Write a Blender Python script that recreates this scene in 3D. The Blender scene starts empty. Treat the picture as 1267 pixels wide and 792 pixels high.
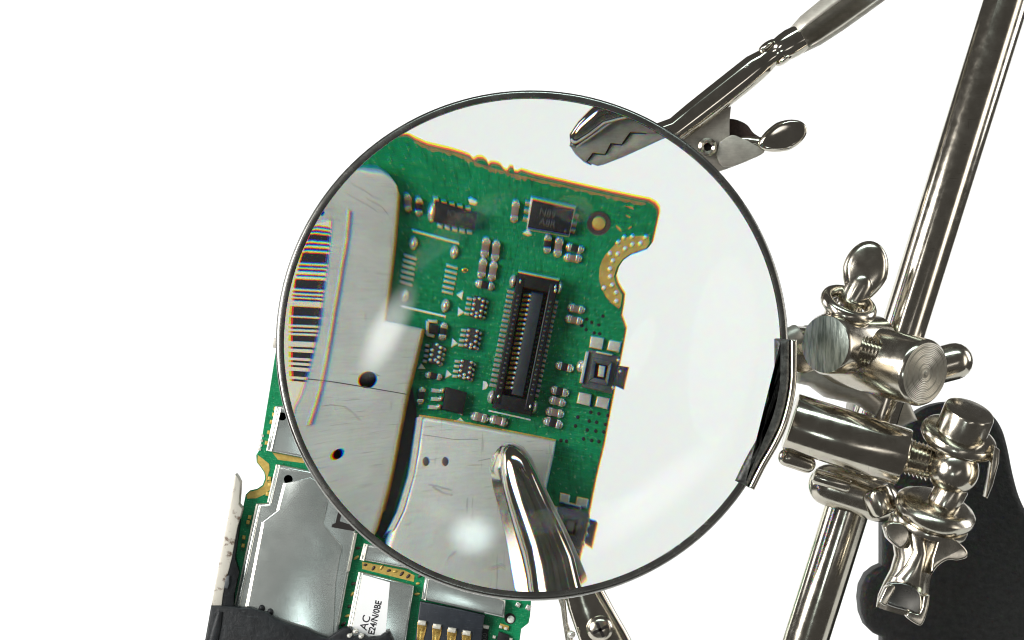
# Close-up: a stand magnifier over a green phone circuit board.  Unit: 1 Blender unit = 1 cm.
import bpy, bmesh, math, random
from mathutils import Vector, Matrix
from math import sin, cos, pi, radians, hypot, atan2
random.seed(7)
S = bpy.context.scene
COL = S.collection

# ------------------------------------------------------------------ materials
def new_mat(name):
    m = bpy.data.materials.new(name); m.use_nodes = True
    nt = m.node_tree
    for n in list(nt.nodes): nt.nodes.remove(n)
    out = nt.nodes.new('ShaderNodeOutputMaterial')
    return m, nt, out
def node(nt, t, **kw):
    n = nt.nodes.new(t)
    for k, v in kw.items():
        if k in n.inputs: n.inputs[k].default_value = v
        else: setattr(n, k, v)
    return n
def coords(nt, scale=(1, 1, 1), rot=(0, 0, 0)):
    tc = nt.nodes.new('ShaderNodeTexCoord')
    mp = nt.nodes.new('ShaderNodeMapping')
    mp.inputs['Scale'].default_value = scale; mp.inputs['Rotation'].default_value = rot
    nt.links.new(tc.outputs['Object'], mp.inputs['Vector'])
    return mp.outputs[0]
def noise(nt, vec, scale, detail=4, rough=.6):
    n = node(nt, 'ShaderNodeTexNoise', Scale=scale, Detail=detail, Roughness=rough)
    nt.links.new(vec, n.inputs['Vector']); return n.outputs['Fac']
def ramp(nt, fac, stops):
    r = nt.nodes.new('ShaderNodeValToRGB'); e = r.color_ramp.elements
    while len(e) < len(stops): e.new(.5)
    for i, (p, c) in enumerate(stops):
        e[i].position = p
        e[i].color = (c, c, c, 1) if isinstance(c, (int, float)) else (*c, 1)
    nt.links.new(fac, r.inputs[0]); return r.outputs['Color']
def mix(nt, fac, a, b, mode='MIX'):
    m = nt.nodes.new('ShaderNodeMix'); m.data_type = 'RGBA'; m.blend_type = mode
    for sock, v in ((m.inputs[0], fac), (m.inputs[6], a), (m.inputs[7], b)):
        if hasattr(v, 'is_linked'): nt.links.new(v, sock)
        elif isinstance(v, (int, float)): sock.default_value = v
        else: sock.default_value = (*v, 1)
    return m.outputs[2]
def surf(name, col, metal=0., rough=.5, col2=None, vscale=3., vrange=(.35, .7), rough2=None, rscale=4.,
         bump=None, stretch=(1, 1, 1), rot=(0, 0, 0), spec=.5, scratch=None, grain=None):
    m, nt, out = new_mat(name)
    b = node(nt, 'ShaderNodeBsdfPrincipled', Metallic=metal, Roughness=rough)
    b.inputs['Base Color'].default_value = (*col, 1)
    b.inputs['Specular IOR Level'].default_value = spec
    vec = coords(nt, stretch, rot)
    c = None
    if col2:
        f = ramp(nt, noise(nt, vec, vscale), [(vrange[0], 0.), (vrange[1], 1.)])
        c = mix(nt, f, col, col2)
    if scratch:                                             # fine hairline wear: (scale, colour, amount)
        v2 = coords(nt, (1, 14, 1), (0, 0, .5)); v3 = coords(nt, (13, 1, 1), (0, 0, -.35))
        f1 = ramp(nt, noise(nt, v2, scratch[0], 2), [(.64, 0.), (.70, 1.)])
        f2 = ramp(nt, noise(nt, v3, scratch[0] * .8, 2), [(.66, 0.), (.72, 1.)])
        f = mix(nt, 1., f1, f2, 'ADD'); f = mix(nt, 1., f, (scratch[2],) * 3, 'MULTIPLY')
        c = mix(nt, f, c if c is not None else col, scratch[1])
    if grain:                                               # brushed grain: (darkest tone, amount)
        gv = noise(nt, coords(nt, (1, 11, 1), (0, 0, .28)), 6, 6, .75)
        c = mix(nt, ramp(nt, gv, [(.40, grain[1]), (.62, 0.)]), c if c is not None else col, mix(nt, 1., c if c is not None else col, (grain[0],) * 3, 'MULTIPLY'))
    if c is not None: nt.links.new(c, b.inputs['Base Color'])
    if rough2 is not None:
        r = ramp(nt, noise(nt, vec, rscale, 5), [(.35, rough), (.68, rough2)])
        nt.links.new(r, b.inputs['Roughness'])
    if bump:
        bp = node(nt, 'ShaderNodeBump', Strength=bump[1], Distance=bump[2] if len(bump) > 2 else .02)
        nt.links.new(noise(nt, vec, bump[0], 6), bp.inputs['Height'])
        nt.links.new(bp.outputs[0], b.inputs['Normal'])
    nt.links.new(b.outputs[0], out.inputs[0])
    return m

def pcb_material():
    m, nt, out = new_mat('green_solder_mask')
    b = node(nt, 'ShaderNodeBsdfPrincipled', Roughness=.38)
    b.inputs['Specular IOR Level'].default_value = .3
    v = coords(nt)
    g = mix(nt, ramp(nt, noise(nt, v, 2.2, 5), [(.35, 0.), (.68, 1.)]), (.0, .150, .050), (.0, .215, .082))
    fib = noise(nt, coords(nt, (1, 5, 1), (0, 0, .9)), 9, 5)
    g = mix(nt, ramp(nt, fib, [(.52, 0.), (.68, .75)]), g, (.03, .275, .125))
    fib2 = noise(nt, coords(nt, (5, 1, 1), (0, 0, .25)), 8, 4)
    g = mix(nt, ramp(nt, fib2, [(.52, 0.), (.66, .7)]), g, (.0, .085, .028))
    # narrow copper runs under the mask
    wv = node(nt, 'ShaderNodeTexBrick', Scale=7.5)
    wv.inputs['Mortar Size'].default_value = .022; wv.inputs['Mortar Smooth'].default_value = .3
    wv.inputs['Color1'].default_value = (0, 0, 0, 1); wv.inputs['Color2'].default_value = (0, 0, 0, 1)
    wv.inputs['Mortar'].default_value = (1, 1, 1, 1)
    nt.links.new(coords(nt, (1, 1, 1), (0, 0, .2)), wv.inputs['Vector'])
    msk = mix(nt, 1., wv.outputs['Color'], ramp(nt, noise(nt, v, 3.1, 2), [(.42, 0.), (.52, .7)]), 'MULTIPLY')
    g = mix(nt, msk, g, (.0, .26, .105))
    dust = noise(nt, v, 42, 2)
    g = mix(nt, ramp(nt, dust, [(.63, 0.), (.69, .7)]), g, (.20, .38, .22))
    nt.links.new(g, b.inputs['Base Color'])
    bp = node(nt, 'ShaderNodeBump', Strength=.4, Distance=.008)
    nt.links.new(fib, bp.inputs['Height']); nt.links.new(bp.outputs[0], b.inputs['Normal'])
    nt.links.new(b.outputs[0], out.inputs[0])
    return m

def glass(name, iors, tint):
    m, nt, out = new_mat(name)
    prev = None
    if len(iors) == 1:
        g = node(nt, 'ShaderNodeBsdfGlass', Roughness=0., IOR=iors[0]); g.inputs['Color'].default_value = (*tint, 1)
        prev = g.outputs[0]
    else:                                                   # dispersion: each primary bends a little differently
        for k in range(3):
            g = node(nt, 'ShaderNodeBsdfGlass', Roughness=0., IOR=iors[k])
            g.inputs['Color'].default_value = (*[tint[k] if i == k else 0 for i in range(3)], 1)
            if prev is None: prev = g.outputs[0]
            else:
                a = nt.nodes.new('ShaderNodeAddShader')
                nt.links.new(prev, a.inputs[0]); nt.links.new(g.outputs[0], a.inputs[1]); prev = a.outputs[0]
    nt.links.new(prev, out.inputs[0])
    return m

M = {}
M['pcb'] = pcb_material()
M['pcb_edge'] = surf('fibreglass_edge', (.30, .21, .09), 0, .7, (.16, .10, .04), 9)
M['tin'] = surf('tin_shield', (.66, .67, .635), .40, .44, (.56, .57, .535), 2.2, rough2=.56, rscale=5,
                bump=(34, .35, .005), scratch=(5, (.26, .26, .24), .4), grain=(.6, .25))
M['tin_bright'] = surf('tin_shield_polished', (.56, .59, .565), .76, .19, (.46, .50, .475), 1.6, rough2=.24, rscale=2.5,
                       bump=(14, .05, .003), scratch=(4, (.22, .24, .23), .4), grain=(.5, .2))
M['solder'] = surf('solder', (.84, .82, .76), .72, .22, (.62, .59, .52), 30, bump=(38, .3, .01))
M['lead'] = surf('tinned_lead', (.84, .81, .73), .5, .32, (.66, .62, .52), 25)
M['goldpad'] = surf('gold_plating', (.58, .42, .11), .35, .45, (.40, .27, .06), 12, bump=(34, .4, .008))
M['gold'] = surf('gold_contact', (.85, .58, .18), .95, .25, (.62, .36, .08), 20)
M['silk'] = surf('white_print', (.78, .78, .72), 0, .6, (.6, .62, .55), 40)
M['chip'] = surf('black_epoxy', (.008, .008, .009), 0, .5, (.018, .018, .019), 24, bump=(70, .3, .004), spec=.25)
M['chipgrey'] = surf('grey_epoxy', (.03, .029, .027), 0, .5, (.055, .052, .05), 30, spec=.25)
M['mark'] = surf('grey_marking', (.085, .082, .08), 0, .6, (.05, .05, .05), 40)
M['capbody'] = surf('ceramic_body', (.17, .115, .09), 0, .45, (.25, .18, .15), 20)
M['blackbody'] = surf('black_ceramic', (.010, .009, .009), 0, .45)
M['conn'] = surf('black_connector', (.007, .007, .0075), 0, .42, (.014, .014, .015), 20, bump=(50, .2, .004), spec=.3)
M['slate'] = surf('slate_plastic', (.018, .023, .029), 0, .45, (.03, .036, .044), 16, bump=(50, .2, .004))
M['switch'] = surf('grey_switch', (.042, .047, .053), 0, .5, (.085, .092, .10), 9, bump=(30, .5, .008))
M['score'] = surf('scored_tin', (.24, .24, .225), .3, .5, (.40, .40, .38), 12)
M['hole'] = surf('dark_hole', (.01, .007, .006), 0, .9)
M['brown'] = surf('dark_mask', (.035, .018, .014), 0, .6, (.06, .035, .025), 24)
M['batt'] = surf('navy_connector', (.010, .013, .019), 0, .42, (.018, .022, .030), 6, bump=(28, .3, .006), scratch=(9, (.10, .11, .13), .3))
M['paper'] = surf('white_sticker', (.78, .78, .78), 0, .55)
M['cream'] = surf('cream_sticker', (.66, .60, .48), 0, .55, (.74, .69, .58), 5)
M['ink'] = surf('black_ink', (.012, .012, .016), 0, .6)
M['blackplastic'] = surf('black_plastic', (.006, .0065, .0075), 0, .48, (.013, .015, .017), 3.5, bump=(12, .5, .02), scratch=(4, (.05, .06, .065), .35), spec=.3)
M['strip'] = surf('stained_paint', (.50, .47, .41), .15, .5, (.13, .085, .06), 6.5, vrange=(.56, .66), rough2=.65, bump=(14, .3, .01))
M['nickel'] = surf('polished_nickel', (.64, .595, .51), 1., .145, (.54, .50, .42), 5, rough2=.25, rscale=7, bump=(22, .08, .004), scratch=(6, (.42, .38, .31), .5))
M['rodnickel'] = surf('drawn_nickel', (.64, .595, .51), 1., .11, (.53, .49, .41), 4, rough2=.19, rscale=9, bump=(24, .06, .004), scratch=(6, (.36, .33, .27), .5))
M['clipnickel'] = surf('bright_nickel', (.64, .60, .52), 1., .07, (.54, .50, .43), 5, rough2=.12, rscale=8, bump=(24, .05, .003))
M['facet'] = surf('turned_face', (.50, .47, .40), .8, .38, (.42, .39, .33), 9, bump=(22, .25, .006))
M['milled'] = surf('milled_face', (.36, .40, .36), .75, .36, (.12, .145, .13), 5, vrange=(.4, .66), stretch=(7, .6, .6), rot=(0, 0, .14), bump=(7, .5, .012))
M['jaw'] = surf('pressed_nickel', (.56, .53, .465), .55, .42, (.43, .40, .35), 8, rough2=.5, bump=(30, .3, .006), grain=(.6, .3))
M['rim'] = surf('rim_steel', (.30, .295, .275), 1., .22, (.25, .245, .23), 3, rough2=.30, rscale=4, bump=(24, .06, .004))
M['pad'] = surf('dark_rubber', (.012, .012, .011), 0, .42, (.085, .088, .08), 10, bump=(18, .8, .02))
M['iron'] = surf('hammered_black_iron', (.010, .010, .010), 0, .55, (.022, .022, .022), 12, bump=(16, .8, .03), spec=.35)
M['sheet'] = surf('white_paper', (.86, .86, .86), 0, .9)
M['lens_front'] = glass('lens_glass_front', (1.5145, 1.520, 1.5265), (.852, .868, .861))
M['lens_back'] = glass('lens_glass_back', (1.520,), (.852, .868, .861))

# ------------------------------------------------------------------ object helpers
OFF = {}
def tag(o, label=None, cat=None, group=None, kind=None):
    for k, v in (('label', label), ('category', cat), ('group', group), ('kind', kind)):
        if v: o[k] = v
def thing(name, origin, label, cat, base=0., group=None):
    """Empty at the thing's base. View coordinates (x right, y up, h toward the camera) of its parts start at depth -base."""
    o = bpy.data.objects.new(name, None); COL.objects.link(o)
    o.empty_display_size = .3
    o.rotation_euler = (pi / 2, 0, 0)
    o.location = (origin[0], base - origin[2], origin[1])
    OFF[o.name] = Vector(origin)
    tag(o, label, cat, group); return o
def root_of(o):
    while o.parent: o = o.parent
    return o
def link(name, bm, mats, parent, angle=35, smooth=True, label=None):
    off = OFF[root_of(parent).name]
    bmesh.ops.translate(bm, verts=bm.verts, vec=-off)
    bmesh.ops.recalc_face_normals(bm, faces=bm.faces)
    me = bpy.data.meshes.new(name); bm.to_mesh(me); bm.free()
    for m in (mats if isinstance(mats, (list, tuple)) else [mats]): me.materials.append(M[m])
    if smooth:
        for p in me.polygons: p.use_smooth = True
        me.set_sharp_from_angle(angle=radians(angle))
    o = bpy.data.objects.new(name, me); COL.objects.link(o); o.parent = parent
    if label: o['label'] = label
    return o
def area(p): return .5 * sum(p[i][0] * p[(i + 1) % len(p)][1] - p[(i + 1) % len(p)][0] * p[i][1] for i in range(len(p)))
def ccw(p):
    p = list(p)
    return p if area(p) > 0 else p[::-1]
def inset(p, d):
    n = len(p); out = []
    for i in range(n):
        a, b, c = Vector(p[i - 1][:2]), Vector(p[i][:2]), Vector(p[(i + 1) % n][:2])
        e1, e2 = (b - a), (c - b)
        if e1.length < 1e-9 or e2.length < 1e-9: out.append(tuple(b)); continue
        e1.normalize(); e2.normalize()
        n1, n2 = Vector((-e1.y, e1.x)), Vector((-e2.y, e2.x))
        k = max(.35, 1 + n1.dot(n2))
        q = b + (n1 + n2) * (d / k)
        out.append((q.x, q.y))
    return out
def ring(bm, pts, z): return [bm.verts.new((p[0], p[1], z)) for p in pts]
def bridge(bm, a, b, mi=0):
    n = len(a)
    for i in range(n):
        f = bm.faces.new((a[i], a[(i + 1) % n], b[(i + 1) % n], b[i])); f.material_index = mi
def prism(bm, pts, z0, z1, bev=0., seg=3, top_mi=0, side_mi=0, holes=(), bottom=True, bev0=0.):
    pts = ccw(pts)
    r = None
    if bev0 > 0:
        first = None
        for k in range(seg + 1):
            t = pi / 2 * k / seg
            q = ring(bm, inset(pts, bev0 * (1 - sin(t))), z0 + bev0 * (1 - cos(t)))
            if r: bridge(bm, r, q, side_mi)
            else: first = q
            r = q
    else:
        r = first = ring(bm, pts, z0)
    if bottom: bm.faces.new(first[::-1]).material_index = side_mi
    if bev > 0:
        for k in range(seg + 1):
            t = pi / 2 * k / seg
            q = ring(bm, inset(pts, bev * (1 - cos(t))), z1 - bev + bev * sin(t))
            bridge(bm, r, q, side_mi if k == 0 else top_mi); r = q
    else:
        q = ring(bm, pts, z1); bridge(bm, r, q, side_mi); r = q
    if holes:
        edges = [bm.edges.get((r[i], r[(i + 1) % len(r)])) for i in range(len(r))]
        for (hx, hy, hr) in holes:
            c = ring(bm, [(hx + hr * cos(2 * pi * k / 20), hy + hr * sin(2 * pi * k / 20)) for k in range(20)], z1)
            d = ring(bm, [(v.co.x, v.co.y) for v in c], z1 - .03)
            bridge(bm, c, d, side_mi)
            edges += [bm.edges.get((c[i], c[(i + 1) % 20])) for i in range(20)]
        bmesh.ops.triangle_fill(bm, use_beauty=True, use_dissolve=False, edges=edges, normal=(0, 0, 1))
    else:
        bm.faces.new(r).material_index = top_mi
    return bm
def quad_at(c, w, l, ang):
    u = Vector((cos(ang), sin(ang))) * l / 2; v = Vector((-sin(ang), cos(ang))) * w / 2; c = Vector(c[:2])
    return [tuple(c - u - v), tuple(c + u - v), tuple(c + u + v), tuple(c - u + v)]
def bar(bm, p, q, w, z0, z1, bev=0.):
    p, q = Vector(p[:2]), Vector(q[:2]); d = q - p
    prism(bm, quad_at((p + q) / 2, w, d.length, atan2(d.y, d.x)), z0, z1, bev, 2)
def dome(bm, c, rx, ry, h, ang=0., z0=0., n=16, m=5):
    prev = None
    for k in range(m):
        t = pi / 2 * k / m
        pts = []
        for i in range(n):
            a = 2 * pi * i / n
            x, y = rx * cos(t) * cos(a), ry * cos(t) * sin(a)
            pts.append((c[0] + x * cos(ang) - y * sin(ang), c[1] + x * sin(ang) + y * cos(ang)))
        r = ring(bm, pts, z0 + h * sin(t))
        if prev: bridge(bm, prev, r)
        prev = r
    top = bm.verts.new((c[0], c[1], z0 + h))
    for i in range(n): bm.faces.new((prev[i], prev[(i + 1) % n], top))
def basis(ax):
    ax = Vector(ax).normalized()
    u = ax.cross(Vector((0, 1, 0)))
    if u.length < .1: u = ax.cross(Vector((1, 0, 0)))
    u.normalize(); return ax, u, ax.cross(u)
def lathe(bm, p, ax, prof, seg=48, sx=1., mi=0, mis=None):
    """Turn the profile [(radius, distance along the axis)] about the axis through p."""
    ax, u, v = basis(ax); p = Vector(p); prev = None
    for j, (r, t) in enumerate(prof):
        if r <= 1e-6: cur = [bm.verts.new(p + ax * t)]
        else: cur = [bm.verts.new(p + ax * t + u * (r * sx * cos(2 * pi * k / seg)) + v * (r * sin(2 * pi * k / seg))) for k in range(seg)]
        m_ = mis[j - 1] if mis and j else mi
        if prev:
            if len(prev) == 1 and len(cur) > 1:
                for k in range(seg): bm.faces.new((prev[0], cur[(k + 1) % seg], cur[k])).material_index = m_
            elif len(cur) == 1 and len(prev) > 1:
                for k in range(seg): bm.faces.new((prev[k], prev[(k + 1) % seg], cur[0])).material_index = m_
            elif len(cur) > 1: bridge(bm, prev, cur, m_)
        prev = cur
def rod_profile(r, L, b=.03):
    b = min(b, r * .9, L * .45)
    a = [(0, 0), (r - b, 0), (r - b * .3, b * .3), (r, b)]
    return a + [(rr, L - t) for rr, t in reversed(a)]
def cyl(bm, p, q, r, b=.03, seg=48, sx=1.):
    p, q = Vector(p), Vector(q); d = q - p
    lathe(bm, p, d, rod_profile(r, d.length, b), seg, sx)
def capsule(bm, p, q, r, seg=40):
    p, q = Vector(p), Vector(q); d = q - p; L = d.length
    pr = [(0, -r)] + [(r * sin(t), -r * cos(t)) for t in (.25, .5, .75, 1., 1.25)] + [(r, 0), (r, L)]
    pr += [(r * cos(t), L + r * sin(t)) for t in (.3, .6, .9, 1.15, 1.35)] + [(0, L + r)]
    lathe(bm, p, d, pr, seg)
def ball(bm, c, r, n=20, scale=(1, 1, 1)):
    bm2 = bmesh.new()
    lathe(bm2, (0, 0, 0), (0, 0, 1), [(r * sin(pi * k / n), -r * cos(pi * k / n)) for k in range(n + 1)], 40)
    vm = {}
    for v in bm2.verts: vm[v.index] = None
    bm2.verts.index_update()
    new = [bm.verts.new(Vector((v.co.x * scale[0], v.co.y * scale[1], v.co.z * scale[2])) + Vector(c)) for v in bm2.verts]
    for f in bm2.faces: bm.faces.new([new[v.index] for v in f.verts])
    bm2.free(); return new
def torus_profile(R, r, n=14, flat=1.):
    return [(R + r * cos(2 * pi * k / n), flat * r * sin(2 * pi * k / n)) for k in range(n + 1)]
def thread(bm, p, q, r, pitch=.035, depth=.022, seg=36):
    p, q = Vector(p), Vector(q); d = q - p; L = d.length; n = max(2, int(L / pitch))
    pr = [(0, 0)]
    for k in range(n): pr += [(r - depth, L * k / n), (r, L * (k + .5) / n)]
    pr += [(r - depth, L), (0, L)]
    lathe(bm, p, d, pr, seg)
def arch(bm, secs, n=14, flare=0., closed=True):
    """Loft of half-round sections (x, y, half width, base h, height) along a line, open or closed underneath."""
    prev = None; N_ = len(secs)
    for i, (x, y, w, h0, hh) in enumerate(secs):
        a = Vector(secs[max(0, i - 1)][:2]); b = Vector(secs[min(N_ - 1, i + 1)][:2])
        d = (b - a).normalized(); pr = Vector((-d.y, d.x))
        cur = []
        for k in range(n + 1):
            t = pi * k / n
            s = cos(t); e = abs(sin(t)) ** .8
            q = Vector((x, y)) + pr * (w * s)
            cur.append(bm.verts.new((q.x, q.y, h0 + hh * e)))
        if closed:
            q = Vector((x, y)); cur.append(bm.verts.new((q.x, q.y, h0 - .01)))
        if prev: bridge(bm, prev, cur) if closed else [bm.faces.new((prev[k], prev[k + 1], cur[k + 1], cur[k])) for k in range(n)]
        elif closed: bm.faces.new(cur)
        prev = cur
    if closed: bm.faces.new(prev[::-1])
def text(name, body, size, pos, ang, z, mat, parent, align='LEFT', thick=.0012, bold=.0, sx=1., mirror=False):
    cu = bpy.data.curves.new(name, 'FONT'); cu.body = body; cu.size = size; cu.extrude = thick; cu.offset = bold
    cu.align_x = align; cu.align_y = 'CENTER'; cu.resolution_u = 3
    o = bpy.data.objects.new(name + '_curve', cu); COL.objects.link(o)
    dg = bpy.context.evaluated_depsgraph_get()
    me = bpy.data.meshes.new_from_object(o.evaluated_get(dg)); me.name = name
    bpy.data.objects.remove(o); bpy.data.curves.remove(cu)
    off = OFF[root_of(parent).name]
    me.transform(Matrix.Translation(Vector((pos[0], pos[1], z)) - off) @ Matrix.Rotation(ang, 4, 'Z') @ Matrix.Diagonal((sx, 1, 1, 1)))
    me.materials.clear(); me.materials.append(M[mat])
    ob = bpy.data.objects.new(name, me); COL.objects.link(ob); ob.parent = parent
    return ob
B = bmesh.new
def mid(p, q): return ((p[0] + q[0]) / 2, (p[1] + q[1]) / 2)
def lerp(p, q, t): return (p[0] + (q[0] - p[0]) * t, p[1] + (q[1] - p[1]) * t)

# ------------------------------------------------------------------ backdrop
def backdrop():
    bm = B(); prof = []
    zt, yb, r = -15., 38., 12.
    prof.append((-1., zt))
    for k in range(13):
        a = pi / 2 * k / 12
        prof.append((yb - r + r * sin(a), zt + r - r * cos(a)))
    prof.append((yb, 15.))
    W = 30.
    a = [bm.verts.new((-W, y, z)) for y, z in prof]; b = [bm.verts.new((W, y, z)) for y, z in prof]
    for i in range(len(prof) - 1): bm.faces.new((a[i], b[i], b[i + 1], a[i + 1]))
    me = bpy.data.meshes.new('backdrop'); bm.to_mesh(me); bm.free(); me.materials.append(M['sheet'])
    for p in me.polygons: p.use_smooth = True
    o = bpy.data.objects.new('backdrop', me); COL.objects.link(o)
    tag(o, 'plain white paper sweep behind and under the tools', 'backdrop', kind='structure')
backdrop()

# ------------------------------------------------------------------ circuit board
YB = 7.6
pcb = thing('circuit_board', (-1.2, -4.6, 0.), 'green phone circuit board with silver shields and black chips seen through the lens', 'circuit board', YB)
outline = ([(-0.516, 1.006), (-0.474, 0.982), (-0.396, 0.955), (-0.252, 0.933), (-0.167, 0.914), (-0.119, 0.898), (-0.108, 0.881), (-0.092, 0.876), (-0.070, 0.892), (-0.037, 0.891), (-0.010, 0.873), (0.001, 0.847), (0.023, 0.861), (0.057, 0.859), (0.084, 0.847), (0.106, 0.818), (0.128, 0.810), (0.146, 0.837), (0.168, 0.835), (0.179, 0.806), (0.201, 0.803), (0.224, 0.817), (0.309, 0.791), (0.518, 0.744), (0.857, 0.665), (1.105, 0.605), (1.143, 0.582), (1.168, 0.548), (1.172, 0.516), (1.149, 0.390), (1.134, 0.318), (1.107, 0.280), (1.053, 0.261), (0.998, 0.242), (0.942, 0.203), (0.909, 0.153), (0.890, 0.090), (0.904, 0.039), (0.926, -0.001), (0.949, -0.036), (0.943, -0.104), (0.929, -0.184), (0.959, -0.274), (0.941, -0.376), (0.911, -0.521), (0.849, -0.796), (0.792, -1.047), (0.730, -1.254), (0.668, -1.478), (0.589, -1.700)]
    + [(0.288, -4.278), (0.276, -4.474), (0.251, -4.597), (0.141, -4.683), (0.116, -4.854), (0.055, -5.443), (-4.554, -5.443), (-4.321, -4.278), (-4.199, -3.604), (-4.125, -3.052), (-4.039, -2.648), (-3.978, -2.587), (-3.868, -2.562), (-3.782, -2.501), (-3.745, -2.403), (-3.757, -2.317), (-3.819, -2.225), (-3.874, -2.158), (-3.880, -2.047), (-3.819, -1.949), (-3.782, -1.716), (-3.671, -1.030), (-3.659, -0.956), (-3.598, -0.564), (-3.561, -0.343), (-3.279, 0.956), (-3.157, 1.152), (-2.960, 1.263)])
bm = B(); prism(bm, outline, -.10, 0., .006, 1, 0, 1)
board = link('board', bm, ['pcb', 'pcb_edge'], pcb, smooth=False)

te = [(-0.485, 0.974), (-0.397, 0.943), (-0.252, 0.920), (-0.167, 0.899), (-0.082, 0.861), (0.039, 0.827), (0.151, 0.797), (0.308, 0.766), (0.518, 0.720), (0.857, 0.640), (1.095, 0.584)]
for k in range(len(te) - 1):
    n_ = 3 + int(hypot(te[k + 1][0] - te[k][0], te[k + 1][1] - te[k][1]) / .03)
    up_ = []; lo_ = []
    for m_ in range(n_ + 1):
        p = lerp(te[k], te[k + 1], m_ / n_)
        up_.append((p[0], p[1] + .018)); lo_.append((p[0] + random.uniform(-.004, .004), p[1] - random.uniform(-.008, .014) * (1.6 if 3 <= k <= 6 else .8)))
    bm = B(); prism(bm, up_ + lo_[::-1], .0, .002); link('worn_edge', bm, 'pcb_edge', board, smooth=False)
ANG = atan2(-.245, 1.)      # the board's "horizontal" as it lies
def cap(a, b, w, body='capbody', h=.042, tl=.36):
    a, b = Vector(a), Vector(b); d = (b - a); L = d.length; ang = atan2(d.y, d.x); d.normalize()
    bm = B(); prism(bm, quad_at((a + b) / 2, w * .88, L, ang), .002, h * .9, w * .08, 2)
    o = link('chip_capacitor' if body != 'blackbody' else 'chip_resistor', bm, body, pcb)
    t = max(.018, w * .55)
    for p in (a, b):
        bm = B(); prism(bm, quad_at(p, w, t, ang), .0, h, w * .22, 3)
        link('terminal', bm, 'solder', o)
        bm = B(); dome(bm, p + (d if p is b else -d) * t * .5, w * .34, w * .45, h * .55, ang, .0)
        link('solder_fillet', bm, 'solder', o)
    return o
def caps(pairs, w, body='capbody'):
    for i in range(0, len(pairs), 2): cap(pairs[i], pairs[i + 1], w, body)
# through-lens scale is about 172 px to the centimetre here
caps([(-0.553, 0.624), (-0.553, 0.558)], .050)
caps([(-0.479, 0.604), (-0.484, 0.534)], .050, 'blackbody')
caps([(0.183, 0.596), (0.171, 0.507)], .058)
caps([(0.411, 0.361), (0.406, 0.287)], .055, 'blackbody')
caps([(0.492, 0.338), (0.481, 0.264)], .062)
caps([(0.567, 0.301), (0.639, 0.283)], .055, 'blackbody')
caps([(0.556, 0.229), (0.622, 0.220)], .058)
caps([(-0.027, 0.337), (-0.039, 0.257), (0.044, 0.315), (0.035, 0.232), (-0.050, 0.189), (-0.062, 0.109), (0.024, 0.166), (0.012, 0.092)], .060)
caps([(-0.073, 0.040), (0.001, 0.023)], .058, 'blackbody')
caps([(-0.319, -0.260), (-0.329, -0.327)], .052, 'blackbody')
caps([(-0.414, -0.590), (-0.347, -0.606), (-0.455, -0.691), (-0.462, -0.759)], .045, 'blackbody')
caps([(-0.087, -0.876), (-0.032, -0.890), (0.038, -0.900), (0.102, -0.917)], .060)
caps([(0.582, -0.130), (0.645, -0.144), (0.564, -0.210), (0.629, -0.224)], .058)
caps([(0.495, -0.539), (0.563, -0.555), (0.460, -0.708), (0.528, -0.723)], .058, 'blackbody')
caps([(0.449, -0.776), (0.505, -0.790), (0.426, -0.851), (0.493, -0.864)], .058)
caps([(0.412, -0.915), (0.482, -0.934)], .060, 'blackbody')
# small open bracket-shaped part beside the step of the large shield
pts = [(-0.364, -0.226), (-0.429, -0.219), (-0.432, -0.314), (-0.384, -0.326)]
bm = B()
for i in range(3): bar(bm, pts[i], pts[i + 1], .022, .0, .03, .004)
br = link('bracket_terminal', bm, 'lead', pcb)
bm = B(); prism(bm, [(-0.412, -0.242), (-0.358, -0.251), (-0.365, -0.310), (-0.417, -0.303)], 0., .04, .004); link('core', bm, 'blackbody', br)

def ic(name, quad, h, mat='chip', leads=(), lw=.026, dots=(), dr=.014, lmat='lead', z=.012):
    bm = B(); prism(bm, quad, .004, h, .010, 2); o = link(name, bm, mat, pcb)
    for i in range(0, len(leads), 2):
        bm = B(); bar(bm, leads[i], leads[i + 1], lw, 0., .022, .005); link('lead', bm, lmat, o)
    for p in dots:
        bm = B(); dome(bm, p, dr, dr * .8, .02, ANG, z); link('solder_joint', bm, 'solder', o)
    return o
def along(quad, u, v):
    """point inside a quad TL,TR,BR,BL"""
    return lerp(lerp(quad[0], quad[1], u), lerp(quad[3], quad[2], u), v)
def qang(q): return atan2(q[1][1] - q[0][1], q[1][0] - q[0][0])

# IC top left
q = [(-0.372, 0.617), (-0.089, 0.540), (-0.113, 0.420), (-0.387, 0.475)]
o = ic('driver_chip', q, .095, 'chip',
       [(-0.366, 0.633), (-0.365, 0.606), (-0.313, 0.614), (-0.314, 0.592), (-0.259, 0.602), (-0.260, 0.580), (-0.205, 0.590), (-0.205, 0.565), (-0.150, 0.575), (-0.150, 0.553), (-0.339, 0.454), (-0.348, 0.429), (-0.290, 0.442), (-0.299, 0.419), (-0.241, 0.432), (-0.247, 0.409), (-0.191, 0.422), (-0.197, 0.399), (-0.141, 0.411), (-0.144, 0.392)], .036)
bm = B(); dome(bm, [(-0.388, 0.535)][0], .035, .075, .04, ANG, 0.); link('end_terminal', bm, 'solder', o)
text('marking', 'IOE', .062, along(q, .28, .42), qang(q), .0955, 'mark', o)
text('marking', '- L', .05, along(q, .22, .75), qang(q), .0955, 'mark', o)
bm = B(); dome(bm, along(q, .9, .3), .009, .009, .003, 0, .0945, 10, 3); link('pin_one_dot', bm, 'mark', o)
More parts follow.
